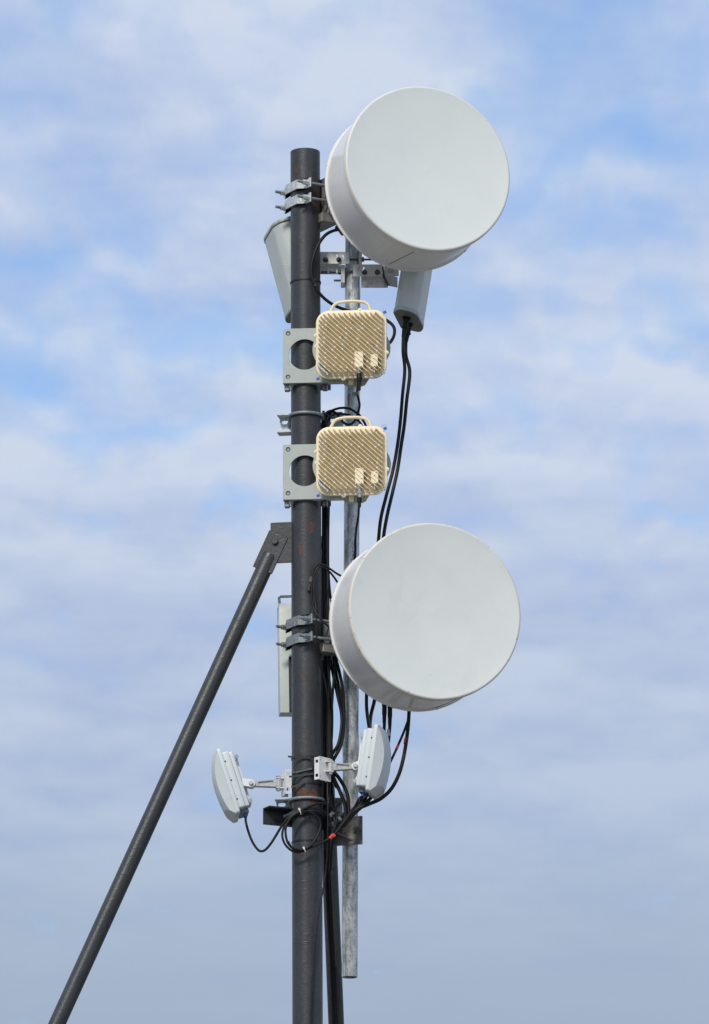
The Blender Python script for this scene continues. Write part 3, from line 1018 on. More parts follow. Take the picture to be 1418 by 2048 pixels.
def radio_bracket(label, cx, cy):
    yaw = R(-5)
    kv = S / math.cos(R(16))
    m_ = px_frame(cx, cy, -0.150, yaw)
    t_ = thing('radio_bracket', label, 'bracket', m_ @ V((-0.17, -0.15, -0.08)), 'radio unit brackets')
    def X(px):
        return (px - 702.3) * S - 0.0062
    def Yv(py):
        return (688 - py) * kv + 0.0215
    # main plate with round opening; same opening again behind the radio unit
    outer = [(X(565), Yv(656)), (X(565), Yv(765)), (X(690), Yv(765)), (X(690), Yv(656))]
    g = G()
    hx = [(X(575.5), Yv(665.5)), (X(575.5), Yv(752.5))]
    holes = [circle(X(608.8), Yv(708.5), 0.0605)]
    holes += [[(x + 0.0098 * math.cos(i * math.pi / 3), y + 0.0098 * math.sin(i * math.pi / 3)) for i in range(6)] for x, y in hx]
    g.plate(m_, outer, holes, -0.071, -0.064)
    plate = g.obj('plate', M['greyplate'], t_, 0.0008)
    g = G()
    g.box(m_, (X(565) + 0.0002, Yv(765) + 0.0003, -0.100), (X(690), Yv(765) + 0.0055, -0.0712))
    g.obj('flange', M['greyplate'], t_, 0.0008)
    g = G()
    g.box(m_, (X(565) + 0.0002, Yv(656) - 0.0060, -0.100), (X(690), Yv(656) - 0.0003, -0.0712))
    g.obj('flange', M['greyplate'], t_, 0.0008)
    for x, y in hx:
        g = G()
        g.prism(m_ @ Matrix.Translation((x, y, 0)), [(0.0072 * math.cos(i * math.pi / 3), 0.0072 * math.sin(i * math.pi / 3)) for i in range(6)], -0.0721, -0.0675)
        g.obj('hex_bolt', M['greyzinc'], t_, 0.0005)
        g = G()
        g.cyl(m_ @ V((x, y, -0.0785)), m_ @ V((x, y, -0.0722)), 0.0125, n=20)
        g.obj('recess_backing', M['seam'], t_)  # dark disc added behind the hex hole to paint its recess dark
        # long bolt and jaw behind the mast
        g = G()
        g.cyl(m_ @ V((x, y, -0.079)), m_ @ V((x, y, -0.215)), 0.005, n=10)
        g.obj('clamp_rod', M['greyzinc'], t_)
    for yy in (Yv(665.5), Yv(752.5)):
        g = G()
        g.box(m_, (X(567), yy - 0.018, -0.208), (X(655), yy + 0.018, -0.196))
        g.obj('rear_jaw', M['greyzinc'], t_, 0.001)
    for xx in (X(572), X(648.5)):
        g = G()
        g.box(m_, (xx - 0.009, Yv(777), -0.110), (xx + 0.009, Yv(766), -0.082))
        g.obj('jaw_foot', M['boltdark'] if xx > X(600) else M['greyzinc'], t_, 0.0015)
    # round adapter the radio unit clips on to, with side ears and a tongue
    pts = []
    for k in range(21):
        a_ = R(-38 + 76 * k / 20)
        pts.append((X(703) + 0.150 * math.cos(a_), Yv(700) + 0.110 * math.sin(a_)))
    pts += [(X(742), Yv(650)), (X(664), Yv(650))]
    for k in range(21):
        a_ = R(180 - 38 + 76 * k / 20)
        pts.append((X(703) + 0.148 * math.cos(a_), Yv(700) + 0.110 * math.sin(a_)))
    pts += [(X(672), Yv(752)), (X(684), Yv(766)), (X(690), Yv(773)), (X(697), Yv(775.5)), (X(724), Yv(775.5)), (X(731), Yv(773)), (X(738), Yv(762)), (X(744), Yv(750))]
    eye = [slot(X(703) + sx * 0.139, Yv(700), 0.010, 0.036) for sx in ()]
    g = G()
    g.plate(m_, pts[::-1], [], -0.0638, -0.0540)
    g.obj('adapter', M['greyplate'], t_, 0.001)
    g = G()
    g.cyl(m_ @ V((X(703), Yv(690), -0.0638)), m_ @ V((X(703), Yv(690), -0.118)), 0.045, n=40)
    g.obj('feed_hub', M['greyplate'], t_, 0.002)
    return t_


ra, mra = radio('upper cream radio unit with finned back, black booted connector', 702.3, 688, True)
radio_bracket('pale grey bracket plate with round hole behind the upper cream radio unit', 702.3, 688)
rb_, mrb = radio('lower cream radio unit with finned back, bare silver connector', 702.9, 921, False)
radio_bracket('pale grey bracket plate with round hole behind the lower cream radio unit', 702.9, 921)


# ------------------------------------------------------------------ sector antennas
SECT = [(0, 0), (11, -29), (35, -26), (50, -4), (62, 75), (60, 98), (54, 113), (17, 105)]


def sector(label, bx, by, Y, tilt, mirror, length, rot, conn):
    """bx,by: photo point of the section corner (0,0) at the lower end"""
    o_ = P(bx, by, Y)
    sgn = -1 if mirror else 1
    axis = V((sgn * math.sin(tilt), 0, math.cos(tilt)))
    xd = V((math.cos(tilt), 0, -sgn * math.sin(tilt)))
    m_ = frame(o_, xd, axis) @ Matrix.Rotation(rot, 4, 'Z')
    poly = [(sgn * x * S, y * S) for x, y in SECT]
    if mirror:
        poly = poly[::-1]
    # soften corners
    sm = []
    n = len(poly)
    for i in range(n):
        p0, p1, p2 = V(poly[i - 1]), V(poly[i]), V(poly[(i + 1) % n])
        r0 = min(0.014, (p1 - p0).length * 0.35)
        r2 = min(0.014, (p2 - p1).length * 0.35)
        a = p1 + (p0 - p1).normalized() * r0
        b = p1 + (p2 - p1).normalized() * r2
        for k in range(5):
            f_ = k / 4
            q = a * (1 - f_) ** 2 + p1 * 2 * f_ * (1 - f_) + b * f_ * f_
            sm.append((q.x, q.y))
    cx = sum(p[0] for p in sm) / len(sm)
    cy = sum(p[1] for p in sm) / len(sm)
    def grow(d_):
        return [(x + (x - cx) * d_, y + (y - cy) * d_) for x, y in sm]
    t_ = thing('sector_antenna', label, 'antenna', o_)
    g = G()
    g.prism(m_, sm, 0.018, length - 0.016)
    g.obj('radome', M['sector'], t_, ang=45)
    g = G()
    g.prism(m_, grow(0.030), 0.002, 0.0178)
    g.obj('end_cap', M['sectorcap'], t_, 0.001, ang=45)
    g = G()
    g.prism(m_, grow(0.0), -0.0005, 0.0019)
    g.obj('end_face', M['sectorend'], t_)
    g = G()
    g.prism(m_, grow(0.045), length - 0.0135, length)
    g.obj('end_cap', M['sectorcap'], t_, 0.001, ang=45)
    g = G()
    g.prism(m_, grow(0.02), length - 0.0158, length - 0.0136)
    g.obj('gasket', M['seam'], t_)
    ends = []
    if conn:
        for cx_, cy_ in ((0.052, 0.030), (0.062, 0.110)):
            q = m_ @ V((sgn * cx_, cy_, -0.0006))
            d_ = -axis
            g = G()
            g.cyl(q, q + d_ * 0.010, 0.0160, n=20)
            g.cyl(q + d_ * 0.010, q + d_ * 0.038, 0.0125, 0.0115, n=20)
            g.cyl(q + d_ * 0.038, q + d_ * 0.044, 0.0140, n=20)
            g.cyl(q + d_ * 0.044, q + d_ * 0.080, 0.0105, 0.0072, n=20)
            g.obj('connector_boot', M['black'], t_)
            ends.append(q + d_ * 0.079)
    return t_, m_, ends


sec_r, msr, sec_ends = sector('grey wedge-shaped sector antenna below the top dish, black cables at its lower end', 786.5, 626, 0.10, R(9), False, 0.40, 0, True)
sec_l, msl, _ = sector('grey sector antenna leaning out behind the mast on the left', 635, 603, 0.16, R(14.5), True, 0.342, R(4), False)


def sector_mount(t_, plate_px, low_px, extra, yaw):
    """folded stainless plates, bolts and jaws that hold a sector antenna to the galvanised pipe"""
    (x0, y0, x1, y1) = plate_px
    kv = S / math.cos(R(16.2))
    m_ = px_frame((x0 + x1) / 2, (y0 + y1) / 2, 0.085, yaw)
    w, h = (x1 - x0) * S, (y1 - y0) * kv
    g = G()
    holes = []
    for k, sx in enumerate(extra['slots']):
        arc = []
        x = sx * w
        for i in range(6):
            a_ = i / 5
            arc.append((x - 0.003 + 0.005 * a_ * a_ * extra['dir'], h * 0.5 - 0.010 - 0.016 * a_))
        arc2 = [(p[0] + 0.005, p[1]) for p in arc[::-1]]
        holes.append(arc + arc2)
    g.plate(m_, [(-w / 2, -h / 2), (w / 2, -h / 2), (w / 2, h / 2), (-w / 2, h / 2)], holes, -0.003, 0.0)
    pl_ = g.obj('mount_plate', M['stainless'], t_, 0.0006)
    for bx in extra['bolts']:
        q = m_ @ V((bx * w, -0.008, 0.0))
        d_ = m_.to_3x3() @ V((0, 0, 1))
        g = G()
        g.cyl(q, q + d_ * 0.0015, 0.0105, n=18)
        g.hexnut(q + d_ * 0.0015, d_, 0.0092, 0.009)
        g.cyl(q + d_ * 0.0105, q + d_ * 0.024, 0.0055, n=14)
        g.obj('bolt', M['boltdark'], pl_, 0.0008)
    # lower leaf set back and folded under
    (a0, b0, a1, b1) = low_px
    m2 = px_frame((a0 + a1) / 2, (b0 + b1) / 2, 0.118, yaw)
    w2, h2 = (a1 - a0) * S, (b1 - b0) * kv
    g = G()
    g.box(m2, (-w2 / 2, -h2 / 2 - 0.004, -0.003), (w2 / 2, h2 / 2 + 0.012, 0.0))
    leaf = g.obj('lower_plate', M['stainless'], t_, 0.0006)
    for fx in (-0.28, 0.02, 0.34):
        g = G()
        g.box(m2, (fx * w2 - 0.0025, -h2 / 2 - 0.003, 0.0001), (fx * w2 + 0.0025, h2 / 2 + 0.010, 0.010))
        g.obj('rib', M['stainless'], leaf, 0.0006)
    for fx in (-0.13, 0.44):
        q = m2 @ V((fx * w2, -h2 * 0.12, 0.0))
        d_ = m2.to_3x3() @ V((0, 0, 1))
        g = G()
        g.cyl(q, q + d_ * 0.004, 0.0072, n=16)
        g.obj('bolt', M['castalu'], leaf, 0.0006)
    return m_


sector_mount(sec_l, (632, 503.5, 699.5, 527.5), (628, 529, 683, 546.5), dict(slots=(0.12, 0.30), dir=1, bolts=(-0.22, 0.18)), R(0))
sector_mount(sec_r, (705.5, 528.5, 764.5, 553), (722, 553, 776, 573.5), dict(slots=(-0.28, -0.12), dir=-1, bolts=(-0.10, 0.34)), R(0))
# arm of the left antenna running behind the mast
g = G()
g.box(px_frame(600, 520, 0.135, R(0)), (-0.06, -0.022, -0.003), (0.07, 0.022, 0.0))
g.obj('mount_arm', M['stainless'], sec_l, 0.0006)
# ear of the right antenna
ef = px_frame(783, 541.5, 0.10, R(0))
g = G()
g.plate(ef, rrect(0.056, 0.042, 0.004), [], -0.004, 0.0)
g.obj('mount_ear', M['stainless'], sec_r, 0.0006)
g = G()
q = ef @ V((-0.003, 0.0, 0.0))
g.cyl(q, q + V((0, -0.002, 0)), 0.0115, n=20)
g.hexnut(q + V((0, -0.002, 0)), (0, -1, 0), 0.0085, 0.008)
g.cyl(q + V((0, -0.010, 0)), q + V((0, -0.018, 0)), 0.005, n=14)
g.obj('bolt', M['castalu'], sec_r, 0.0006)
g = G()
a0, a1, a2 = P(766, 532, 0.088), P(768, 553, 0.092), P(777, 571, 0.105)
for p0, p1 in ((a0, a1), (a1, a2)):
    fm = frame(p0, p1 - p0, (0.75, -0.66, 0))
    g.box(fm, (-0.001, -0.005, -0.003), ((p1 - p0).length + 0.001, 0.005, 0.0))
g.obj('mount_fold', M['boltdark'], sec_r, 0.0006)
g = G()
fm = px_frame(785, 563, 0.125, R(35))
g.box(fm, (-0.022, -0.020, -0.003), (0.024, 0.022, 0.0))
g.obj('mount_gusset', M['stainless'], sec_r, 0.0006)
# pipe jaws and their long bolts
for t_, jx0, jx1, jy0, jy1, yj, rods in (
        (sec_l, 717.5, 724, 500, 531, 0.112, ((688, 752, 519),)),
        (sec_r, 681.5, 690, 529, 566, 0.108, ((640, 712, 544.5), (668, 690, 561)))):
    kv = S / math.cos(R(16.2))
    m_ = px_frame((jx0 + jx1) / 2, (jy0 + jy1) / 2, yj)
    w, h = (jx1 - jx0) * S, (jy1 - jy0) * kv
    g = G()
    g.box(m_, (-w / 2, -h / 2, -0.072), (w / 2, h / 2, 0.0))
    jaw = g.obj('pipe_jaw', M['stainless'], t_, 0.002)
    for rx0, rx1, ry in rods:
        g = G()
        a, b = P(rx0, ry, yj + 0.006), P(rx1, ry + (0 if rx0 > 650 else -1.5), yj + 0.006)
        g.cyl(a, b, 0.0042, n=12)
        g.obj('clamp_rod', M['boltdark'], t_)
    g = G()
    q = P(jx1 if jx0 > 700 else jx0, rods[0][2], yj + 0.006)
    d_ = V((1, 0, 0)) if jx0 > 700 else V((-1, 0, 0))
    g.hexnut(q, d_, 0.010, 0.008)
    g.obj('nut', M['boltdark'], jaw)

# ------------------------------------------------------------------ flat radio case behind the mast
cs = thing('equipment_case', 'slim off-white case with a carrying handle half hidden behind the mast', 'case', P(590, 1425, 0.13))
kv = S / math.cos(R(13.3))
m_ = px_frame(596, 1316, 0.115, R(6), R(0.9))
g = G()
g.box(m_, (-0.0700, -109 * kv, -0.075), (0.050, 109 * kv, 0.0))
g.obj('shell', M['case'], cs, 0.003, seg=2)
g = G()
g.box(m_, (-0.0365, -108 * kv, 0.0002), (0.046, 1 * kv, 0.020))
g.obj('mount_rail', M['darksteel'], cs, 0.001)
g = G()
hp = [(-0.064, 108 * kv, -0.03), (-0.0665, 124 * kv, -0.03), (-0.060, 126 * kv, -0.03), (0.03, 127.5 * kv, -0.03), (0.04, 124 * kv, -0.03), (0.040, 108 * kv, -0.03)]
g.tube([m_ @ V(p) for p in hp], 0.0056, 10)
g.obj('handle', M['case'], cs)
g = G()
g.box(m_, (-0.010, -112 * kv, -0.02), (0.02, -108.2 * kv, 0.012))
g.obj('mount_foot', M['darksteel'], cs, 0.001)


# ------------------------------------------------------------------ small panel antennas
def cut_dome(m_, w, h, rim, bulge):
    """domed front with four sloping facets; local z forward, rim front at z=rim"""
    bm = bmesh.new()
    n = 28
    grid = []
    for j in range(n + 1):
        row = []
        for i in range(n + 1):
            x = (i / n - 0.5) * w * 1.02
            y = (j / n - 0.5) * h * 1.02
            z = bulge * (1 - 0.33 * (2 * x / w) ** 2 - (0.80 if y > 0 else 0.42) * (2 * y / h) ** 2)
            row.append(bm.verts.new((x, y, max(z, -0.02) + 0.0)))
        grid.append(row)
    for j in range(n):
        for i in range(n):
            bm.faces.new((grid[j][i], grid[j][i + 1], grid[j + 1][i + 1], grid[j + 1][i]))
    base = []
    edge = [grid[0][i] for i in range(n + 1)] + [grid[j][n] for j in range(1, n + 1)] + [grid[n][i] for i in range(n - 1, -1, -1)] + [grid[j][0] for j in range(n - 1, 0, -1)]
    low = [bm.verts.new((v_.co.x, v_.co.y, -0.03)) for v_ in edge]
    k = len(edge)
    for i in range(k):
        bm.faces.new((edge[i], low[i], low[(i + 1) % k], edge[(i + 1) % k]))
    bm.faces.new(low)
    for nx_, ny_, dist, slope in ((1, 0, w / 2, 0.75), (-1, 0, w / 2, 0.75), (0, 1, h / 2, 0.75), (0, -1, h / 2, 1.15)):
        no = V((nx_, ny_, slope)).normalized()
        co = V((nx_ * dist, ny_ * dist, 0))
        r_ = bmesh.ops.bisect_plane(bm, geom=bm.verts[:] + bm.edges[:] + bm.faces[:], plane_co=co, plane_no=no, clear_outer=True)
        es = [e for e in r_['geom_cut'] if isinstance(e, bmesh.types.BMEdge)]
        bmesh.ops.edgeloop_fill(bm, edges=es)
    r_ = bmesh.ops.bisect_plane(bm, geom=bm.verts[:] + bm.edges[:] + bm.faces[:], plane_co=(0, 0, 0), plane_no=(0, 0, -1), clear_outer=True)
    es = [e for e in r_['geom_cut'] if isinstance(e, bmesh.types.BMEdge)]
    bmesh.ops.edgeloop_fill(bm, edges=es)
    g = G()
    bm.verts.ensure_lookup_table()
    idx = {v_: i for i, v_ in enumerate(bm.verts)}
    g.add([m_ @ (v_.co + V((0, 0, rim))) for v_ in bm.verts], [tuple(idx[v_] for v_ in f.verts) for f in bm.faces])
    bm.free()
    return g


def panel(label, mid_px, Y, face, lean, hinge, mastplate, right):
    """mid_px: centre of the near rim edge; face: yaw of the normal; lean: downward tilt"""
    W_, H_ = 0.190, 0.258
    nrm = V((math.cos(face), -math.sin(face), 0)) if right else V((-math.cos(face), -math.sin(face), 0))
    wax = V((-nrm.y, nrm.x, 0)) if right else V((nrm.y, -nrm.x, 0))
    if wax.y < 0:
        wax = -wax                       # away from the camera
    nn = nrm * math.cos(lean) - UP * math.sin(lean)
    hh = UP * math.cos(lean) + nrm * math.sin(lean)
    xx = hh.cross(nn)
    c = P(mid_px[0], mid_px[1], Y) + wax * (W_ / 2)
    m_ = frame(c, xx, nn)
    t_ = thing('panel_antenna', label, 'antenna', c - UP * 0.13)
    cut_dome(m_, W_ - 0.001, H_ - 0.001, 0.008, 0.040).obj('radome', M['panel'], t_, ang=18)
    g = G()
    g.prism(m_, rrect(W_, H_, 0.010, 4), -0.008, 0.0079)
    g.obj('rim', M['panel'], t_, 0.0025, seg=2, ang=50)
    g = G()
    g.prism(m_, rrect(W_ - 0.014, H_ - 0.034, 0.008, 4), -0.034, -0.0081)
    g.obj('housing', M['panel'], t_, 0.002, ang=50)
    g = G()
    g.prism(m_, rrect(W_ - 0.050, H_ - 0.040, 0.006, 4), -0.052, -0.0341)
    g.obj('back_cover', M['panel'], t_, 0.003, ang=50)
    nearx = -1 if (m_ @ V((-W_ / 2, 0, 0))).y < (m_ @ V((W_ / 2, 0, 0))).y else 1
    for yy in (-0.075, 0.0, 0.075):
        g = G()
        q = m_ @ V((nearx * (W_ / 2 - 0.007), yy, -0.012))
        d_ = m_.to_3x3() @ V((nearx, 0, 0))
        g.cyl(q, q + d_ * 0.002, 0.0030, n=12)
        g.obj('screw', M['boltdark'], t_)
    # connector bay under the housing
    g = G()
    g.box(m_, (-0.045, -H_ / 2 + 0.002, -0.046), (0.045, -H_ / 2 + 0.0168, -0.0095))
    bay = g.obj('connector_bay', M['greyzinc'], t_, 0.002)
    bay_p = m_ @ V((nearx * 0.030, -H_ / 2 + 0.002, -0.028))
    bay_d = m_.to_3x3() @ V((0, -1, 0))
    g = G()
    g.cyl(bay_p, bay_p + bay_d * 0.016, 0.0075, 0.0065, n=14)
    g.obj('cable_gland', M['blue'], bay)
    # tilt straps on the back
    g = G()
    for sx in (-0.022, 0.022):
        g.box(m_, (sx - 0.002, -0.085, -0.066), (sx + 0.002, 0.085, -0.0521))
    g.obj('tilt_rail', M['white'], t_, 0.001)
    for yy in (-0.088, 0.088):
        g = G()
        a = m_ @ V((-0.045, yy, -0.062))
        b = m_ @ V((0.045, yy, -0.062))
        g.cyl(a, b, 0.0045, n=12)
        for q, d_ in ((a, a - b), (b, b - a)):
            g.hexnut(q, d_.normalized(), 0.0085, 0.007)
        g.obj('tilt_bolt', M['chrome'], t_)
        g = G()
        g.box(m_, (-0.030, yy - 0.009, -0.066), (0.030, yy + 0.009, -0.0523))
        g.obj('tilt_lug', M['white'], t_, 0.001)
    # hinge eye and arm
    hq = P(hinge[0], hinge[1], hinge[2])
    g = G()
    g.cyl(hq + V((0, -0.020, 0)), hq + V((0, 0.020, 0)), 0.0150, n=28)
    bq = m_ @ V((0, 0.0, -0.060))
    bd = (bq - hq)
    fm = frame(hq, V((bd.x, 0, bd.z * 0.3)), (0, -1, 0))
    g.box(fm, (0.0, -0.0145, -0.0195), (abs(bd.x), 0.0145, 0.0195))
    g.obj('hinge_ear', M['white'], t_, 0.001)
    g = G()
    g.cyl(hq + V((0, -0.020, 0)), hq + V((0, -0.0225, 0)), 0.0095, n=20)
    g.hexnut(hq + V((0, -0.0225, 0)), (0, -1, 0), 0.0075, 0.006)
    g.obj('hinge_bolt', M['castalu'], t_, 0.0006)
    eq = P(*mastplate['pivot'])
    d_ = eq - hq
    d_.z = 0
    ln = (eq - hq).length
    fm = frame(hq, eq - hq, (0, -1, 0))
    # tapered cast arm with a recess
    s_ = 1 if V(fm.col[1][:3]).z > 0 else -1
    g = G()
    o1 = [(0.012, -0.010), (ln - 0.006, -0.0155), (ln - 0.006, 0.0155), (0.012, 0.010)]
    h1 = [(0.026, -0.0055), (ln - 0.022, -0.0095), (ln - 0.022, 0.0095), (0.026, 0.0055)]
    g.plate(fm, o1, [h1], 0.006, 0.012)
    g.plate(fm, o1, [], -0.012, 0.0058)
    g.obj('arm', M['castalu'], t_, 0.001)
    g = G()
    g.cyl(eq - UP * 0.016, eq + UP * 0.016, 0.0115, n=20)
    g.obj('pivot_barrel', M['castalu'], t_, 0.001)
    g = G()
    g.cyl(eq - UP * 0.030, eq + UP * 0.030, 0.0048, n=14)
    g.hexnut(eq + UP * 0.020, UP, 0.009, 0.008)
    g.hexnut(eq - UP * 0.028, UP, 0.009, 0.008)
    g.obj('pivot_bolt', M['chrome'], t_)
    # clevis on the mast plate
    sd = 1 if right else -1
    mp = mastplate
    pm = px_frame(mp['c'][0], mp['c'][1], mp['c'][2], mp['yaw'])
    pw, ph = mp['size']
    g = G()
    # plate normal is local z: stands clear of the mast on two side cheeks
    holes = [slot(fx * pw, fy * ph, 0.0035, 0.008) if False else [(fx * pw - 0.0022, fy * ph - 0.005), (fx * pw + 0.0022, fy * ph - 0.005), (fx * pw + 0.0022, fy * ph + 0.005), (fx * pw - 0.0022, fy * ph + 0.005)]
             for fx in (-0.36, 0.36) for fy in (-0.36, 0.36)]
    g.plate(pm, rrect(pw, ph, 0.004), holes, -0.003, 0.0)
    pl_ = g.obj('mast_plate', M['white'], t_, 0.0006)
    for sx in (-1, 1):
        g = G()
        x0 = sx * (pw / 2 - 0.003)
        g.plate(pm @ Matrix.Rotation(R(90), 4, 'Y') @ Matrix.Translation((0.0, 0, x0)),
                [(0.0032, -ph / 2 + 0.002), (0.026, -ph / 2 + 0.002), (0.026, ph / 2 - 0.002), (0.0032, ph / 2 - 0.002)],
                [[(0.007, sy * ph * 0.30 - 0.006), (0.021, sy * ph * 0.30 - 0.006), (0.021, sy * ph * 0.30 + 0.006), (0.007, sy * ph * 0.30 + 0.006)] for sy in (-1, 1)],
                -0.0012, 0.0012)
        g.obj('plate_cheek', M['white'], pl_, 0.0005)
    zc = eq.z
    pn = pm.to_3x3() @ V((0, 0, 1))
    base = pm.translation + V((0, 0, zc - pm.translation.z))
    ex = eq - base
    ex.z = 0
    fm = frame(base, ex, UP)
    for zz in (-0.0205, 0.0170):
        g = G()
        g.box(fm, (0.0005, -0.013, zz), (ex.length + 0.010, 0.013, zz + 0.0035))
        g.obj('clevis', M['white'], t_, 0.0008)
    return t_, m_, bay_p + bay_d * 0.015


pan_l, mpl, bay_l = panel('pale grey panel antenna on the left arm, tilted downwards', (456.5, 1561), -0.09, R(4), R(17.5),
                          (502.5, 1568.5, -0.030), dict(pivot=(557, 1567, -0.018), c=(566.5, 1566, -0.015), yaw=R(-76), size=(0.062, 0.098)), False)
pan_r, mpr, bay_r = panel('pale grey panel antenna on the right arm, in front of the galvanised pipe', (743.5, 1514), -0.13, R(11), R(8.0),
                          (711, 1534, -0.055), dict(pivot=(661, 1534, -0.074), c=(650, 1538, -0.078), yaw=R(48), size=(0.066, 0.090)), True)


# ------------------------------------------------------------------ slotted channels with U-bolts
def u_bolt(g, c, r_, back, bar, tilt=0.0):
    pts = [c + V((-r_, back, 0))]
    for k in range(17):
        a = math.pi + math.pi * k / 16
        pts.append(c + V((r_ * math.cos(a), r_ * math.sin(a), 0)))
    pts.append(c + V((r_, back, 0)))
    g.tube(pts, bar, 12)


def channel(label, row, x0, x1, yaw, hgt, flange, group_mat):
    c = mast_y(row)
    x = V((math.cos(yaw), math.sin(yaw), 0))
    z = V((math.sin(yaw), -math.cos(yaw), 0))
    m_ = frame(c + V((0, 0.120, 0)), x, z)
    t_ = thing('slotted_channel', label, 'bracket', c + V((0, 0.12, -hgt / 2)))
    a, b = (x0 - 613) * S, (x1 - 613) * S
    hs = []
    xx = a + 0.022
    while xx < b - 0.02:
        for sy in (-0.016, 0.016):
            hs.append(slot(xx, sy, 0.028, 0.014))
        xx += 0.046
    g = G()
    g.plate(m_, [(a, -hgt / 2), (b, -hgt / 2), (b, hgt / 2), (a, hgt / 2)], hs, -0.004, 0.0)
    g.obj('web', group_mat, t_, 0.0006)
    for sy in (-1, 1):
        g = G()
        y0, y1 = sorted((sy * hgt / 2, sy * (hgt / 2 - 0.004)))
        g.box(m_, (a - 0.003, y0, 0.0002), (b + 0.003, y1, flange))
        g.obj('flange', group_mat, t_, 0.0006)
    g = G()
    u_bolt(g, c + UP * 0.004, RM + 0.0068, 0.125, 0.0062)
    g.obj('u_bolt', M['greyzinc'], t_)
    for sx in (-1, 1):
        g = G()
        g.hexnut(c + UP * 0.004 + V((sx * (RM + 0.0068), 0.121, 0)), (0, 1, 0), 0.011, 0.009)
        g.obj('nut', M['greyzinc'], t_)
    return t_


channel('zinc slotted channel u-bolted to the mast between the two radio units', 835, 559, 689, R(-9), 0.072, 0.050, M['zinc'])
channel('zinc slotted channel u-bolted to the mast below the panel antennas', 1604, 551, 683, R(-4), 0.064, 0.040, M['zinc'])

# offset arm that carries the galvanised pipe
arm = thing('pipe_arm', 'black angle-iron arm with a bolted steel plate holding the galvanised pipe', 'bracket', mast_y(1650) + V((0, 0.08, 0)))
c = mast_y(1632)
yaw = R(26)
x = V((math.cos(yaw), math.sin(yaw), 0))
z = V((math.sin(yaw), -math.cos(yaw), 0))
m_ = frame(c + V((0, 0.088, 0)), x, z)
g = G()
g.box(m_, (-0.182, -0.030, -0.006), (0.165, 0.027, 0.0))
g.box(m_, (-0.182, 0.0272, -0.006), (0.165, 0.033, 0.050))
g.obj('angle', M['darksteel'], arm, 0.001)
g = G()
u_bolt(g, c + V((0, 0, 0.004)), RM + 0.0085, 0.06, 0.0078)
g.obj('u_bolt', M['darksteel'], arm)
g = G()
q0 = P(568, 1634, -0.03)
q1 = P(592, 1626, -0.055)
g.tube([q0, q1, P(610, 1625, -0.068)], [0.0075, 0.0085, 0.008], 12)
g.obj('stub_bar', M['darksteel'], arm)
pfm = px_frame(697, 1662, PIPE_Y - RP - 0.006, R(-18))
kv = S / math.cos(R(11.7))
g = G()
g.box(pfm, (-33 * S, -28 * kv, -0.004), (29 * S, 28 * kv, 0.004))
plate = g.obj('end_plate', M['platesteel'], arm, 0.001)
g = G()
q = pfm @ V((17 * S, 1 * kv, 0.004))
d_ = pfm.to_3x3() @ V((0, 0, 1))
g.cyl(q, q + d_ * 0.003, 0.0155, n=24)
g.cyl(q + d_ * 0.003, q + d_ * 0.012, 0.0105, 0.0095, n=24)
g.obj('bolt', M['platesteel'], plate, 0.001)
# gusset fin under the arm
g = G()
tri = [V((-0.064, 0.016, 0.004)), V((0.020, -0.040, 0.004)), V((-0.064, -0.040, 0.004)), V((-0.064, -0.002, 0.062)), V((-0.064, -0.040, 0.062))]
fm2 = pfm
A_, B_, C_, D_, E_ = [fm2 @ t for t in tri]
off = pfm.to_3x3() @ V((0.004, 0.004, 0))
g.add([A_, B_, D_, A_ + off, B_ + off, D_ + off], [(0, 1, 2), (3, 5, 4), (0, 3, 4, 1), (1, 4, 5, 2), (2, 5, 3, 0)])
g.obj('gusset', M['platesteel'], arm)
g = G()
g.box(pfm, (-0.085, -0.034, -0.060), (-0.0635, 0.036, 0.030))
g.obj('socket', M['platesteel'], arm, 0.001)
g = G()
g.box(frame(P(666, 1640, 0.03), (1, 0.1, 0), UP), (-0.022, -0.02, -0.030), (0.030, 0.02, 0.022))
g.obj('clamp_block', M['darksteel'], arm, 0.003)
for px_, py_, Y_ in ((664, 1630, 0.0), (668, 1648, 0.0), (676, 1640, 0.005)):
    g = G()
    q = P(px_, py_, Y_)
    g.hexnut(q, (0.3, -0.95, 0), 0.012, 0.010)
    g.cyl(q, q + V((0.3, -0.95, 0)).normalized() * 0.022, 0.006, n=12)
    g.obj('nut', M['greyzinc'], arm)


# ------------------------------------------------------------------ cables
def cable(label, pts, rpx, name='cable', sub=7, n=10, cat='cable', material=None):
    path = spline([P(*p) for p in pts], sub)
    g = G()
    g.tube(path, rpx * S, n)
    o_ = g.obj(name, material or M['black'], None, ang=60)
    tag(o_, label, cat)
    return o_, path


def band(parent, p0, p1, r_, material, name):
    g = G()
    g.cyl(p0, p1, r_, n=14)
    return g.obj(name, material, parent)


def P3(px, py, Y):
    return P(px, py, Y)


cable('thick black cable curving from the top dish across the mast to the upper radio unit',
      [(694, 458, 0.02), (680, 459, 0.0), (665, 462, -0.03), (650, 471, -0.050), (637, 489, -0.064), (627, 514, -0.068), (622.5, 540, -0.068), (626, 562, -0.067), (637, 584, -0.062),
       (655, 602, -0.05), (678, 615, -0.02), (712, 625, 0.03), (748, 630, 0.05), (772, 640, 0.03), (787, 653, 0.0), (788.5, 669, -0.02), (781, 684, -0.05), (770, 690, -0.075)], 3.3)

# pair from the right sector antenna
q = sec_ends[0]
def unP(p):
    v = p - CAM
    f_ = V((0, math.cos(TH), math.sin(TH)))
    u_ = V((0, -math.sin(TH), math.cos(TH)))
    zc = v.dot(f_)
    return (709 + FPX * v.x / zc, 1024 - FPX * v.dot(u_) / zc, p.y)


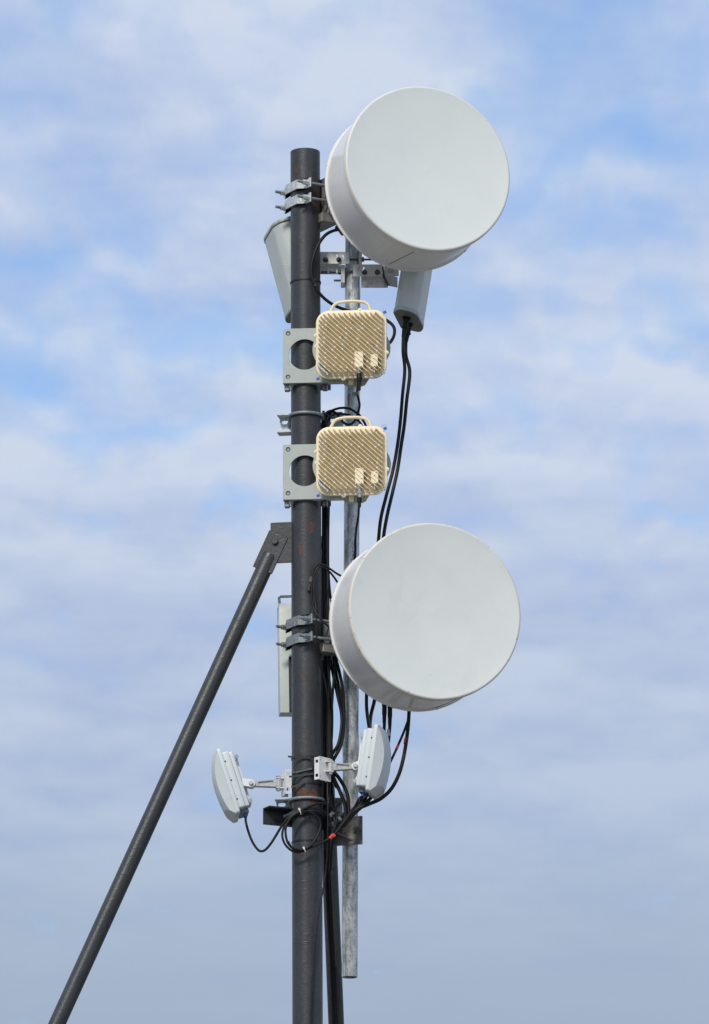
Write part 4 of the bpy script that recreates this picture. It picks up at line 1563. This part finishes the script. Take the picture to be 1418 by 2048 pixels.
e0, e1 = unP(sec_ends[0]), unP(sec_ends[1])
cable('left one of the two black cables hanging from the right sector antenna',
      [e0, (e0[0] - 0.5, e0[1] + 30, 0.13), (809.5, 740, 0.14), (805, 790, 0.14), (801, 840, 0.14), (795, 890, 0.14), (786, 940, 0.13), (773, 990, 0.11), (762, 1035, 0.10),
       (757, 1080, 0.10), (752, 1150, 0.14), (742, 1250, 0.20), (735, 1340, 0.20), (733, 1395, 0.19), (734, 1425, 0.17), (739, 1462, 0.10), (742, 1520, 0.08), (728, 1590, 0.07), (702, 1628, 0.03), (684, 1648, 0.01)], 3.6)
cable('right one of the two black cables hanging from the right sector antenna',
      [e1, (e1[0] + 0.5, e1[1] + 26, 0.17), (819.5, 745, 0.16), (813.5, 800, 0.15), (808.5, 850, 0.15), (802.5, 890, 0.15), (795, 940, 0.14), (785, 985, 0.12), (773.5, 1035, 0.10),
       (766.5, 1080, 0.10), (762, 1150, 0.14), (758, 1250, 0.20), (755, 1340, 0.20), (750, 1395, 0.19), (742, 1430, 0.18), (740, 1465, 0.12), (745, 1520, 0.10), (733, 1592, 0.08), (708, 1627, 0.04), (690, 1650, 0.02)], 3.6)

# connector tails under the lower dish
for lab, x0, y0, x1 in (('black plug with silver collar under the lower dish, left of the pair', 769, 1402, 764.5), ('black plug under the lower dish, right of the pair', 780, 1407, 776.5)):
    yb = 0.05
    o_, path = cable(lab, [(x0, y0 + 40, yb), (x0 - 1.0, 1462, yb), (x1, 1490, yb + 0.01), (x1 - 4, 1540, 0.04), (x1 - 30, 1590, 0.04), (704, 1632, 0.02), (688, 1652, 0.0)], 3.4)
    a, b = P(x0, y0 + 2, yb), P(x0 - 0.4, y0 + 44, yb)
    d_ = (b - a).normalized()
    g = G()
    g.cyl(a, a + d_ * 0.014, 0.0100, n=18)
    g.cyl(a + d_ * 0.014, a + d_ * 0.048, 0.0092, n=18)
    g.cyl(a + d_ * 0.048, b, 0.0082, 0.0070, n=18)
    g.obj('boot', M['black'], o_)
    g = G()
    if x0 < 775:
        g.hexnut(a - d_ * 0.010, d_, 0.0145, 0.012)
        g.cyl(a - d_ * 0.03, a - d_ * 0.010, 0.009, n=14)
        g.obj('collar', M['castalu'], o_)
    else:
        band(o_, P(777.5, 1459, yb), P(777, 1472, yb), 0.0074, M['label'], 'sleeve_mark')

o_, path = cable('thick black cable with red band hanging in a bow right of the panel antenna',
                 [(819, 1400, 0.06), (818, 1425, 0.05), (816.5, 1450, 0.03), (813, 1480, 0.01), (807, 1515, -0.01), (798, 1548, -0.01), (783, 1577, 0.0), (762, 1597, 0.0), (738, 1608, 0.0), (715, 1618, 0.0),
                  (700, 1631, -0.005), (688, 1645, -0.005), (674, 1662, 0.0)], 3.8)
band(o_, P(812.6, 1477, 0.012), P(811.0, 1487, 0.006), 4.05 * S, M['red'], 'red_band')
o_, path = cable('thin black cable with red band slipping behind the right panel antenna',
                 [(818, 1405, 0.07), (817, 1435, 0.055), (811, 1455, 0.045), (803, 1475, 0.04), (795, 1493, 0.035), (786, 1513, 0.03), (770, 1545, 0.03), (745, 1590, 0.03), (712, 1622, 0.01)], 2.5)
band(o_, P(796.8, 1489, 0.036), P(792.5, 1499, 0.034), 2.75 * S, M['red'], 'red_band')

# bundle down the right side of the mast
BUN = ((645.5, 0.050, 2.9, 'innermost black cable of the bundle along the mast'),
       (650.5, 0.060, 3.3, 'second black cable of the bundle along the mast'),
       (654.0, 0.040, 2.8, 'third black cable of the bundle along the mast'))
rnd = random.Random(3)
for x0, Y0, r_, lab in BUN:
    pts = [(x0 + 2, 822 + (x0 - 645) * 1.5, Y0 + 0.03), (x0 - 1, 860, Y0), (x0, 930, Y0), (x0 + 0.6, 1000, Y0), (x0 + 0.5, 1080, Y0), (x0 + 1.0, 1160, Y0), (x0 + 3, 1230, Y0 - 0.01), (x0 + 4, 1300, Y0 - 0.01),
           (x0 + 3.5, 1380, Y0), (x0 + 3, 1460, Y0), (x0 + 3, 1540, Y0 - 0.01), (x0 + 4, 1620, Y0 - 0.02), (x0 + 4, 1690, Y0 + 0.01), (x0 + 5, 1740, Y0 + 0.06)]
    pts = [(x + rnd.uniform(-0.5, 0.5), y, Y) for x, y, Y in pts]
    low = V(P(x0 + 5, 1740, Y0 + 0.06))
    st0, st1 = P(634, 1090, 0.13), P(672.5, 2048, 0.86)
    dd = (st1 - st0).normalized()
    path = spline([P(*p) for p in pts], 6)
    side = (x0 - 650) * 0.0016
    for k in range(1, 9):
        q = st0 + dd * ((low.z - 0.15 * k - 0.1 - st0.z) / dd.z) + V((side - 0.004, -0.036 - 0.003, 0))
        path.append(q)
    g = G()
    g.tube(path, r_ * S, 10)
    tag(g.obj('cable', M['black'], None, ang=60), lab, 'cable')
cable('outermost black cable of the mast bundle, passing behind the lower dish',
      [(660, 822, 0.06), (658, 860, 0.05), (657.5, 930, 0.05), (657.8, 1000, 0.05), (656.8, 1050, 0.05), (656.3, 1100, 0.05), (656.8, 1140, 0.05), (659.5, 1180, 0.05), (663, 1208, 0.06), (667, 1240, 0.07), (668, 1275, 0.07),
       (668, 1310, 0.06), (667.5, 1348, 0.05), (665, 1397, 0.045), (662.6, 1440, 0.04), (662.3, 1490, 0.03), (663, 1560, 0.03), (668, 1620, 0.02)], 2.5)
cable('black cable bowing out left of the galvanised pipe, inner one',
      [(652, 1270, 0.08), (658, 1305, 0.075), (667.5, 1355, 0.075), (676.5, 1397, 0.075), (682.5, 1425, 0.075), (683, 1453, 0.07), (676.5, 1488, 0.06), (664, 1509, 0.05), (656, 1530, 0.05), (655, 1580, 0.04)], 3.3)
cable('black cable bowing out left of the galvanised pipe, outer one',
      [(660, 1270, 0.06), (668.5, 1305, 0.065), (679.5, 1348, 0.07), (685.5, 1380, 0.075), (687.5, 1412, 0.08), (687.5, 1450, 0.08), (682.5, 1488, 0.07), (670, 1514, 0.055), (659, 1530, 0.045), (657, 1590, 0.04)], 3.5)

cable('black cable slanting from behind the lower dish mount to the galvanised pipe',
      [(660, 1255, 0.09), (664, 1300, 0.09), (672, 1345, 0.095), (679, 1380, 0.10), (685, 1415, 0.10), (686, 1450, 0.10), (680, 1492, 0.085), (668, 1518, 0.07), (661, 1545, 0.06), (660, 1600, 0.05)], 3.2)
cable('black cable hanging closest to the mast bundle below the lower dish mount',
      [(656, 1290, 0.06), (657.5, 1340, 0.06), (659.5, 1390, 0.055), (660.5, 1440, 0.05), (659, 1490, 0.05), (657, 1540, 0.045), (659, 1600, 0.03), (665, 1650, 0.03)], 3.0)
cable('black cable crossing the mast bundle from upper left to lower right under the dish mount',
      [(650, 1290, 0.02), (655, 1330, 0.02), (661.5, 1380, 0.025), (664.5, 1420, 0.03), (664, 1470, 0.03), (660, 1520, 0.02), (659, 1580, 0.0), (664, 1640, 0.0)], 2.4)
cable('black cable ducking under the arm plate into the knot beside the pipe',
      [(660, 1540, -0.01), (668, 1562, -0.015), (680, 1585, -0.02), (688, 1606, -0.02), (691, 1628, -0.02), (684, 1648, -0.02), (672, 1664, -0.01), (664, 1690, 0.01), (661, 1740, 0.07)], 3.0)
cable('short black cable bent round the knot beside the pipe',
      [(708, 1622, -0.03), (698, 1634, -0.035), (688, 1646, -0.035), (679, 1652, -0.035), (671, 1646, -0.03), (668, 1632, -0.02), (672, 1616, 0.0), (680, 1606, 0.02)], 2.8)

# loops on the mast beside the lower dish
o_, path = cable('thin black cable looped on the mast and entering behind the lower dish mount',
                 [(692, 1157, -0.02), (682.5, 1152, -0.03), (671.8, 1146, -0.04), (660.6, 1138, -0.05), (650.5, 1131.5, -0.058), (641.5, 1128.7, -0.062), (632.6, 1131.5, -0.066), (627, 1141.6, -0.066), (624, 1157, -0.066),
                  (623, 1177.6, -0.066), (623.4, 1196.6, -0.067), (627, 1215.7, -0.070), (633.7, 1228, -0.080), (645, 1241.5, -0.085), (657, 1252.8, -0.080), (668, 1262, -0.06)], 2.1)
g = G()
a, b, c2 = P(623.5, 1153, -0.067), P(620, 1164, -0.068), P(616.5, 1181, -0.067)
for p0, p1 in ((a, b), (b + (c2 - b) * 0.15, c2)):
    fm = frame(p0, p1 - p0, (-0.1, -1, 0))
    g.box(fm, (0, -0.006, -0.002), ((p1 - p0).length, 0.005, 0.002))
g.obj('cable_clip', M['tie'], o_)
cable('thin black cable looped on the mast and running down its front past the clamps',
      [(684, 1178, 0.0), (675, 1164.7, -0.02), (666, 1151.7, -0.035), (657, 1141.6, -0.048), (648, 1135, -0.058), (638, 1134.5, -0.064), (630, 1144, -0.066), (626.6, 1157, -0.067), (626.6, 1175, -0.068), (628.2, 1191, -0.069),
       (631, 1208, -0.072), (632, 1230, -0.078), (632.4, 1258, -0.080), (633.7, 1286.5, -0.075), (636, 1309, -0.060), (640, 1330, -0.050), (648.5, 1357, -0.030), (655.5, 1397, -0.010), (659.5, 1439, 0.0), (660, 1490, 0.0), (659, 1560, -0.01), (657, 1615, -0.03)], 2.1)

# tangle behind the handle of the lower radio unit
e = mra @ V(((719 - 702.3) * S, -(738 - 688) * S / math.cos(R(16)) - 0.028, 0.013))
ex = unP(e)
o_, path = cable('black cable from the upper radio unit dropping into the tangle behind the lower one',
                 [ex, (717, ex[1] + 12, -0.137), (714.5, 785, -0.12), (717.5, 800, -0.09), (719, 812, -0.05), (715, 828, 0.0), (709, 842, 0.02), (701, 848.5, 0.03), (693, 848.5, 0.04), (685, 843, 0.04), (678.5, 834, 0.04), (672, 826, 0.04),
                  (664, 823.5, 0.045), (653, 827, 0.05), (647, 838, 0.05), (648, 880, 0.06), (649, 950, 0.06), (649, 1040, 0.055)], 2.5)
g = G()
d_ = V((0, 0, -1))
g.cyl(e + UP * 0.006, e + d_ * 0.012, 0.0085, 0.0105, n=18)
g.cyl(e + d_ * 0.012, e + d_ * 0.026, 0.0110, 0.0095, n=18)
g.cyl(e + d_ * 0.026, e + d_ * 0.060, 0.0078, 0.0060, n=18)
g.obj('boot', M['black'], o_)
g = G()
fm = frame(P(711, 787, -0.125), (1, 0, 0.25), (0, -1, 0))
g.box(fm, (-0.012, -0.007, -0.002), (0.010, 0.006, 0.002))
g.obj('tape_end', M['tie'], o_)
cable('black cable arching over the tangle above the lower radio unit',
      [(742, 880, 0.03), (731.6, 851, 0.03), (726, 841, 0.025), (718, 829.5, 0.02), (709, 823, 0.02), (698, 817, 0.025), (681, 816, 0.03), (664, 821, 0.035), (652, 828, 0.04), (650, 860, 0.05), (652, 940, 0.06), (652, 1040, 0.06)], 2.5)
cable('black cable lowest in the arch above the lower radio unit',
      [(732, 868, 0.05), (722.5, 848.7, 0.04), (714.6, 839.7, 0.035), (703, 832, 0.035), (686, 828, 0.04), (669.5, 828.5, 0.04), (656, 836, 0.045), (652, 860, 0.05), (655, 940, 0.055), (655, 1040, 0.055)], 2.4)
e = mrb @ V(((719 - 702.3) * S, -(738 - 688) * S / math.cos(R(16)) - 0.028, 0.013))
ex = unP(e)
o_, path = cable('thin black cable from the lower radio unit running down the galvanised pipe',
                 [ex, (718.5, ex[1] + 16, -0.13), (716.5, 1035, -0.10), (713, 1055, -0.04), (710.8, 1078, 0.05), (710.5, 1100, 0.10), (710, 1125, 0.11), (709, 1180, 0.11), (707, 1300, 0.11)], 2.4)
g = G()
g.cyl(e + UP * 0.001, e + d_ * 0.008, 0.0092, n=6)
g.cyl(e + d_ * 0.008, e + d_ * 0.022, 0.0065, n=14)
g.obj('plug', M['chrome'], o_)
g = G()
g.cyl(e + d_ * 0.022, e + d_ * 0.040, 0.0092, 0.0088, n=18)
g.cyl(e + d_ * 0.040, e + d_ * 0.060, 0.0070, 0.0055, n=18)
g.obj('boot', M['black'], o_)

# lower coil
bl = unP(bay_l)
o_, path = cable('black cable from the left panel antenna hanging in a bow and coiled on the mast',
                 [bl, (492, 1645, -0.075), (497, 1664, -0.07), (504, 1682, -0.07), (512, 1695, -0.07), (520, 1702, -0.07), (530, 1700, -0.075), (541, 1688, -0.08), (552, 1671, -0.085), (563, 1653, -0.09), (579, 1634.5, -0.095),
                  (602, 1620.5, -0.095), (627, 1609.6, -0.09), (648.6, 1607, -0.075), (664, 1614, -0.06), (672, 1627, -0.055), (672.5, 1644, -0.055), (666, 1663, -0.055), (655, 1682, -0.05), (650, 1700, -0.03)], 2.5)
o_, path = cable('coiled black cable tied in a ring on the front of the mast',
                 [(664, 1665, -0.05), (661, 1647, -0.055), (654, 1629, -0.065), (640, 1619, -0.078), (620, 1617, -0.088), (600, 1624, -0.092), (582, 1637, -0.094), (570, 1651, -0.094), (565, 1664, -0.094), (565.6, 1678, -0.094), (572.6, 1692, -0.094), (585, 1702, -0.094),
                  (599, 1704, -0.094), (613, 1698, -0.093), (627, 1684, -0.09), (637.7, 1665.5, -0.085), (641, 1648, -0.082), (634.6, 1634.5, -0.085), (620.7, 1624.5, -0.09), (607, 1622.5, -0.098), (591, 1628, -0.10), (579, 1639, -0.10), (572, 1654, -0.10),
                  (571.5, 1670, -0.10), (576, 1686, -0.10), (586, 1697, -0.10), (600, 1700, -0.10), (614, 1696, -0.098)], 2.3)
br = unP(bay_r)
o_, path = cable('black cable with red tag running from the right panel antenna to the coil',
                 [br, (719, 1596, -0.085), (709, 1614, -0.075), (697, 1632, -0.07), (684, 1649, -0.07), (675, 1661, -0.07), (664, 1673, -0.07), (650, 1682, -0.072), (632, 1691, -0.08), (614, 1697, -0.09), (598, 1699.5, -0.10), (584, 1695, -0.104), (576, 1683, -0.104)], 2.3)
a, b = P(659.5, 1677.2, -0.0705), P(668, 1669, -0.07)
band(o_, a, b, 4.0 * S, M['red'], 'red_tag')
g = G()
fm = frame(P(667.5, 1672, -0.078), (1, 0, 0.8), (0, -1, 0))
g.box(fm, (-0.003, -0.004, -0.003), (0.007, 0.005, 0.003))
g.obj('tag_tail', M['red'], o_)
cable('second black cable from the right panel antenna joining the knot of cables',
      [(738, 1583, -0.07), (732, 1592, -0.07), (722, 1601, -0.068), (711, 1612, -0.064), (700, 1625, -0.060), (688, 1641, -0.055), (676, 1655, -0.045)], 2.4)
o_, path = cable('thick black cable with blue tape leaving the mast bundle, left one',
                 [(661, 1528, 0.01), (664, 1545, 0.0), (669.5, 1561, 0.0), (678, 1579, 0.0), (686, 1598, 0.0), (692, 1613, 0.0), (695, 1630, 0.0), (690, 1645, 0.0), (680, 1656, 0.005)], 3.9)
band(o_, P(671, 1566, 0.0), P(674.5, 1575, 0.0), 4.1 * S, M['darkblue'], 'blue_band')
cable('thick black cable leaving the mast bundle, right one beside the pipe',
      [(662, 1524, 0.0), (668, 1543, -0.01), (678, 1556, -0.01), (689, 1574, -0.01), (695.5, 1592, -0.01), (697, 1612, -0.01), (697, 1628, -0.01), (690, 1643, -0.005), (678, 1655, 0.0)], 3.7)
pts = [(655, 1560, -0.058), (655, 1600, -0.070), (655.3, 1640, -0.070), (655, 1677, -0.066), (652.7, 1731, -0.050), (647, 1775, -0.050), (638.4, 1819, -0.062), (632, 1873.5, -0.066), (627.5, 1928, -0.066), (624, 1994, -0.067), (622.5, 2060, -0.067), (622, 2200, -0.067)]
cable('thin black cable wandering down the front of the mast to the frame bottom', pts, 1.8)
st0, st1 = P(634, 1090, 0.13), P(672.5, 2048, 0.86)
dd = (st1 - st0).normalized()
path = [st0 + dd * t + V((-0.003, -0.034, 0)) for t in (1.15, 1.35, 1.6, 1.9, 2.2, 2.6)]
g = G()
g.tube(spline(path, 4), 1.5 * S, 8)
tag(g.obj('cable', M['black'], None), 'thin black cable lying along the steep stay behind the mast', 'cable')


# ------------------------------------------------------------------ cable ties
def mast_tie(label, row, wid, thick, tilt, tail=None, material=None):
    c = mast_y(row)
    up = V((math.sin(tilt), 0, math.cos(tilt)))
    m_ = zframe(c, V((1, 0, 0)), up)
    g = G()
    g.lathe(m_, [(RM + 0.0006, -wid / 2), (RM + thick, -wid / 2), (RM + thick, wid / 2), (RM + 0.0006, wid / 2)], 48, close=True)
    o_ = g.obj('cable_tie', material or M['tie'], None)
    tag(o_, label, 'cable tie')
    if tail:
        (hx, hy, hY), (tx, ty, tY) = tail
        a, b = P(hx, hy, hY), P(tx, ty, tY)
        fm = frame(a, b - a, (0, -1, 0.1))
        g = G()
        g.box(fm, (0, -0.0036, -0.0008), ((b - a).length, 0.0036, 0.0008))
        g.obj('tail', material or M['tie'], o_)
        g = G()
        g.box(fm, (-0.006, -0.0055, -0.003), (0.006, 0.0055, 0.004))
        g.obj('head', material or M['tie'], o_, 0.001)
    return o_


mast_tie('thin black cable tie round the mast below the top dish cable', 566, 0.005, 0.0030, R(-0.5), ((628, 561, -0.062), (631, 572, -0.075)))
mast_tie('black cable tie round the mast with its end sticking out to the left, uppermost', 1519, 0.0075, 0.0026, R(1.0), ((618, 1516.5, -0.0615), (576, 1513, -0.068)))
mast_tie('black cable tie round the mast with tail pointing up right beside the left arm', 1546, 0.0075, 0.0024, R(-2.0), ((588, 1545, -0.060), (624, 1537, -0.068)))
mast_tie('black cable tie round the mast at the lower edge of the right arm plate', 1553, 0.0080, 0.0028, R(0.5), ((624, 1548, -0.062), (578, 1553.5, -0.068)))
mast_tie('black cable tie round the mast with tail rising at the lower left arm plate', 1572, 0.0075, 0.0025, R(-1.5), ((586, 1574, -0.060), (609, 1564, -0.068)))
mast_tie('thin black cable tie round the mast through the cable coil', 1686, 0.0065, 0.0022, R(0.3))
for lab, (x0, y0), (x1, y1), Y in (('white cable tie at the top of the cable coil', (598.5, 1618.5), (602.5, 1629), -0.103),
                                   ('white cable tie at the bottom of the cable coil', (607.5, 1696), (611, 1704), -0.107)):
    a, b = P(x0, y0, Y), P(x1, y1, Y)
    d2 = (b - a).normalized()
    g = G()
    side = V((d2.z, 0, -d2.x))
    ring = []
    for k in range(16):
        t = 2 * math.pi * k / 16
        ring.append((a + b) / 2 + d2 * (0.0095 * math.cos(t)) + V((0, 1, 0)) * (0.0085 * math.sin(t) + 0.003))
    g.tube(ring, 0.0018, 8, closed=True)
    fm = frame(a, d2, (0, -1, 0))
    g.box(fm, (-0.004, -0.0035, -0.002), (0.005, 0.0035, 0.005))
    o_ = g.obj('cable_tie', M['whitetie'], None)
    tag(o_, lab, 'cable tie')
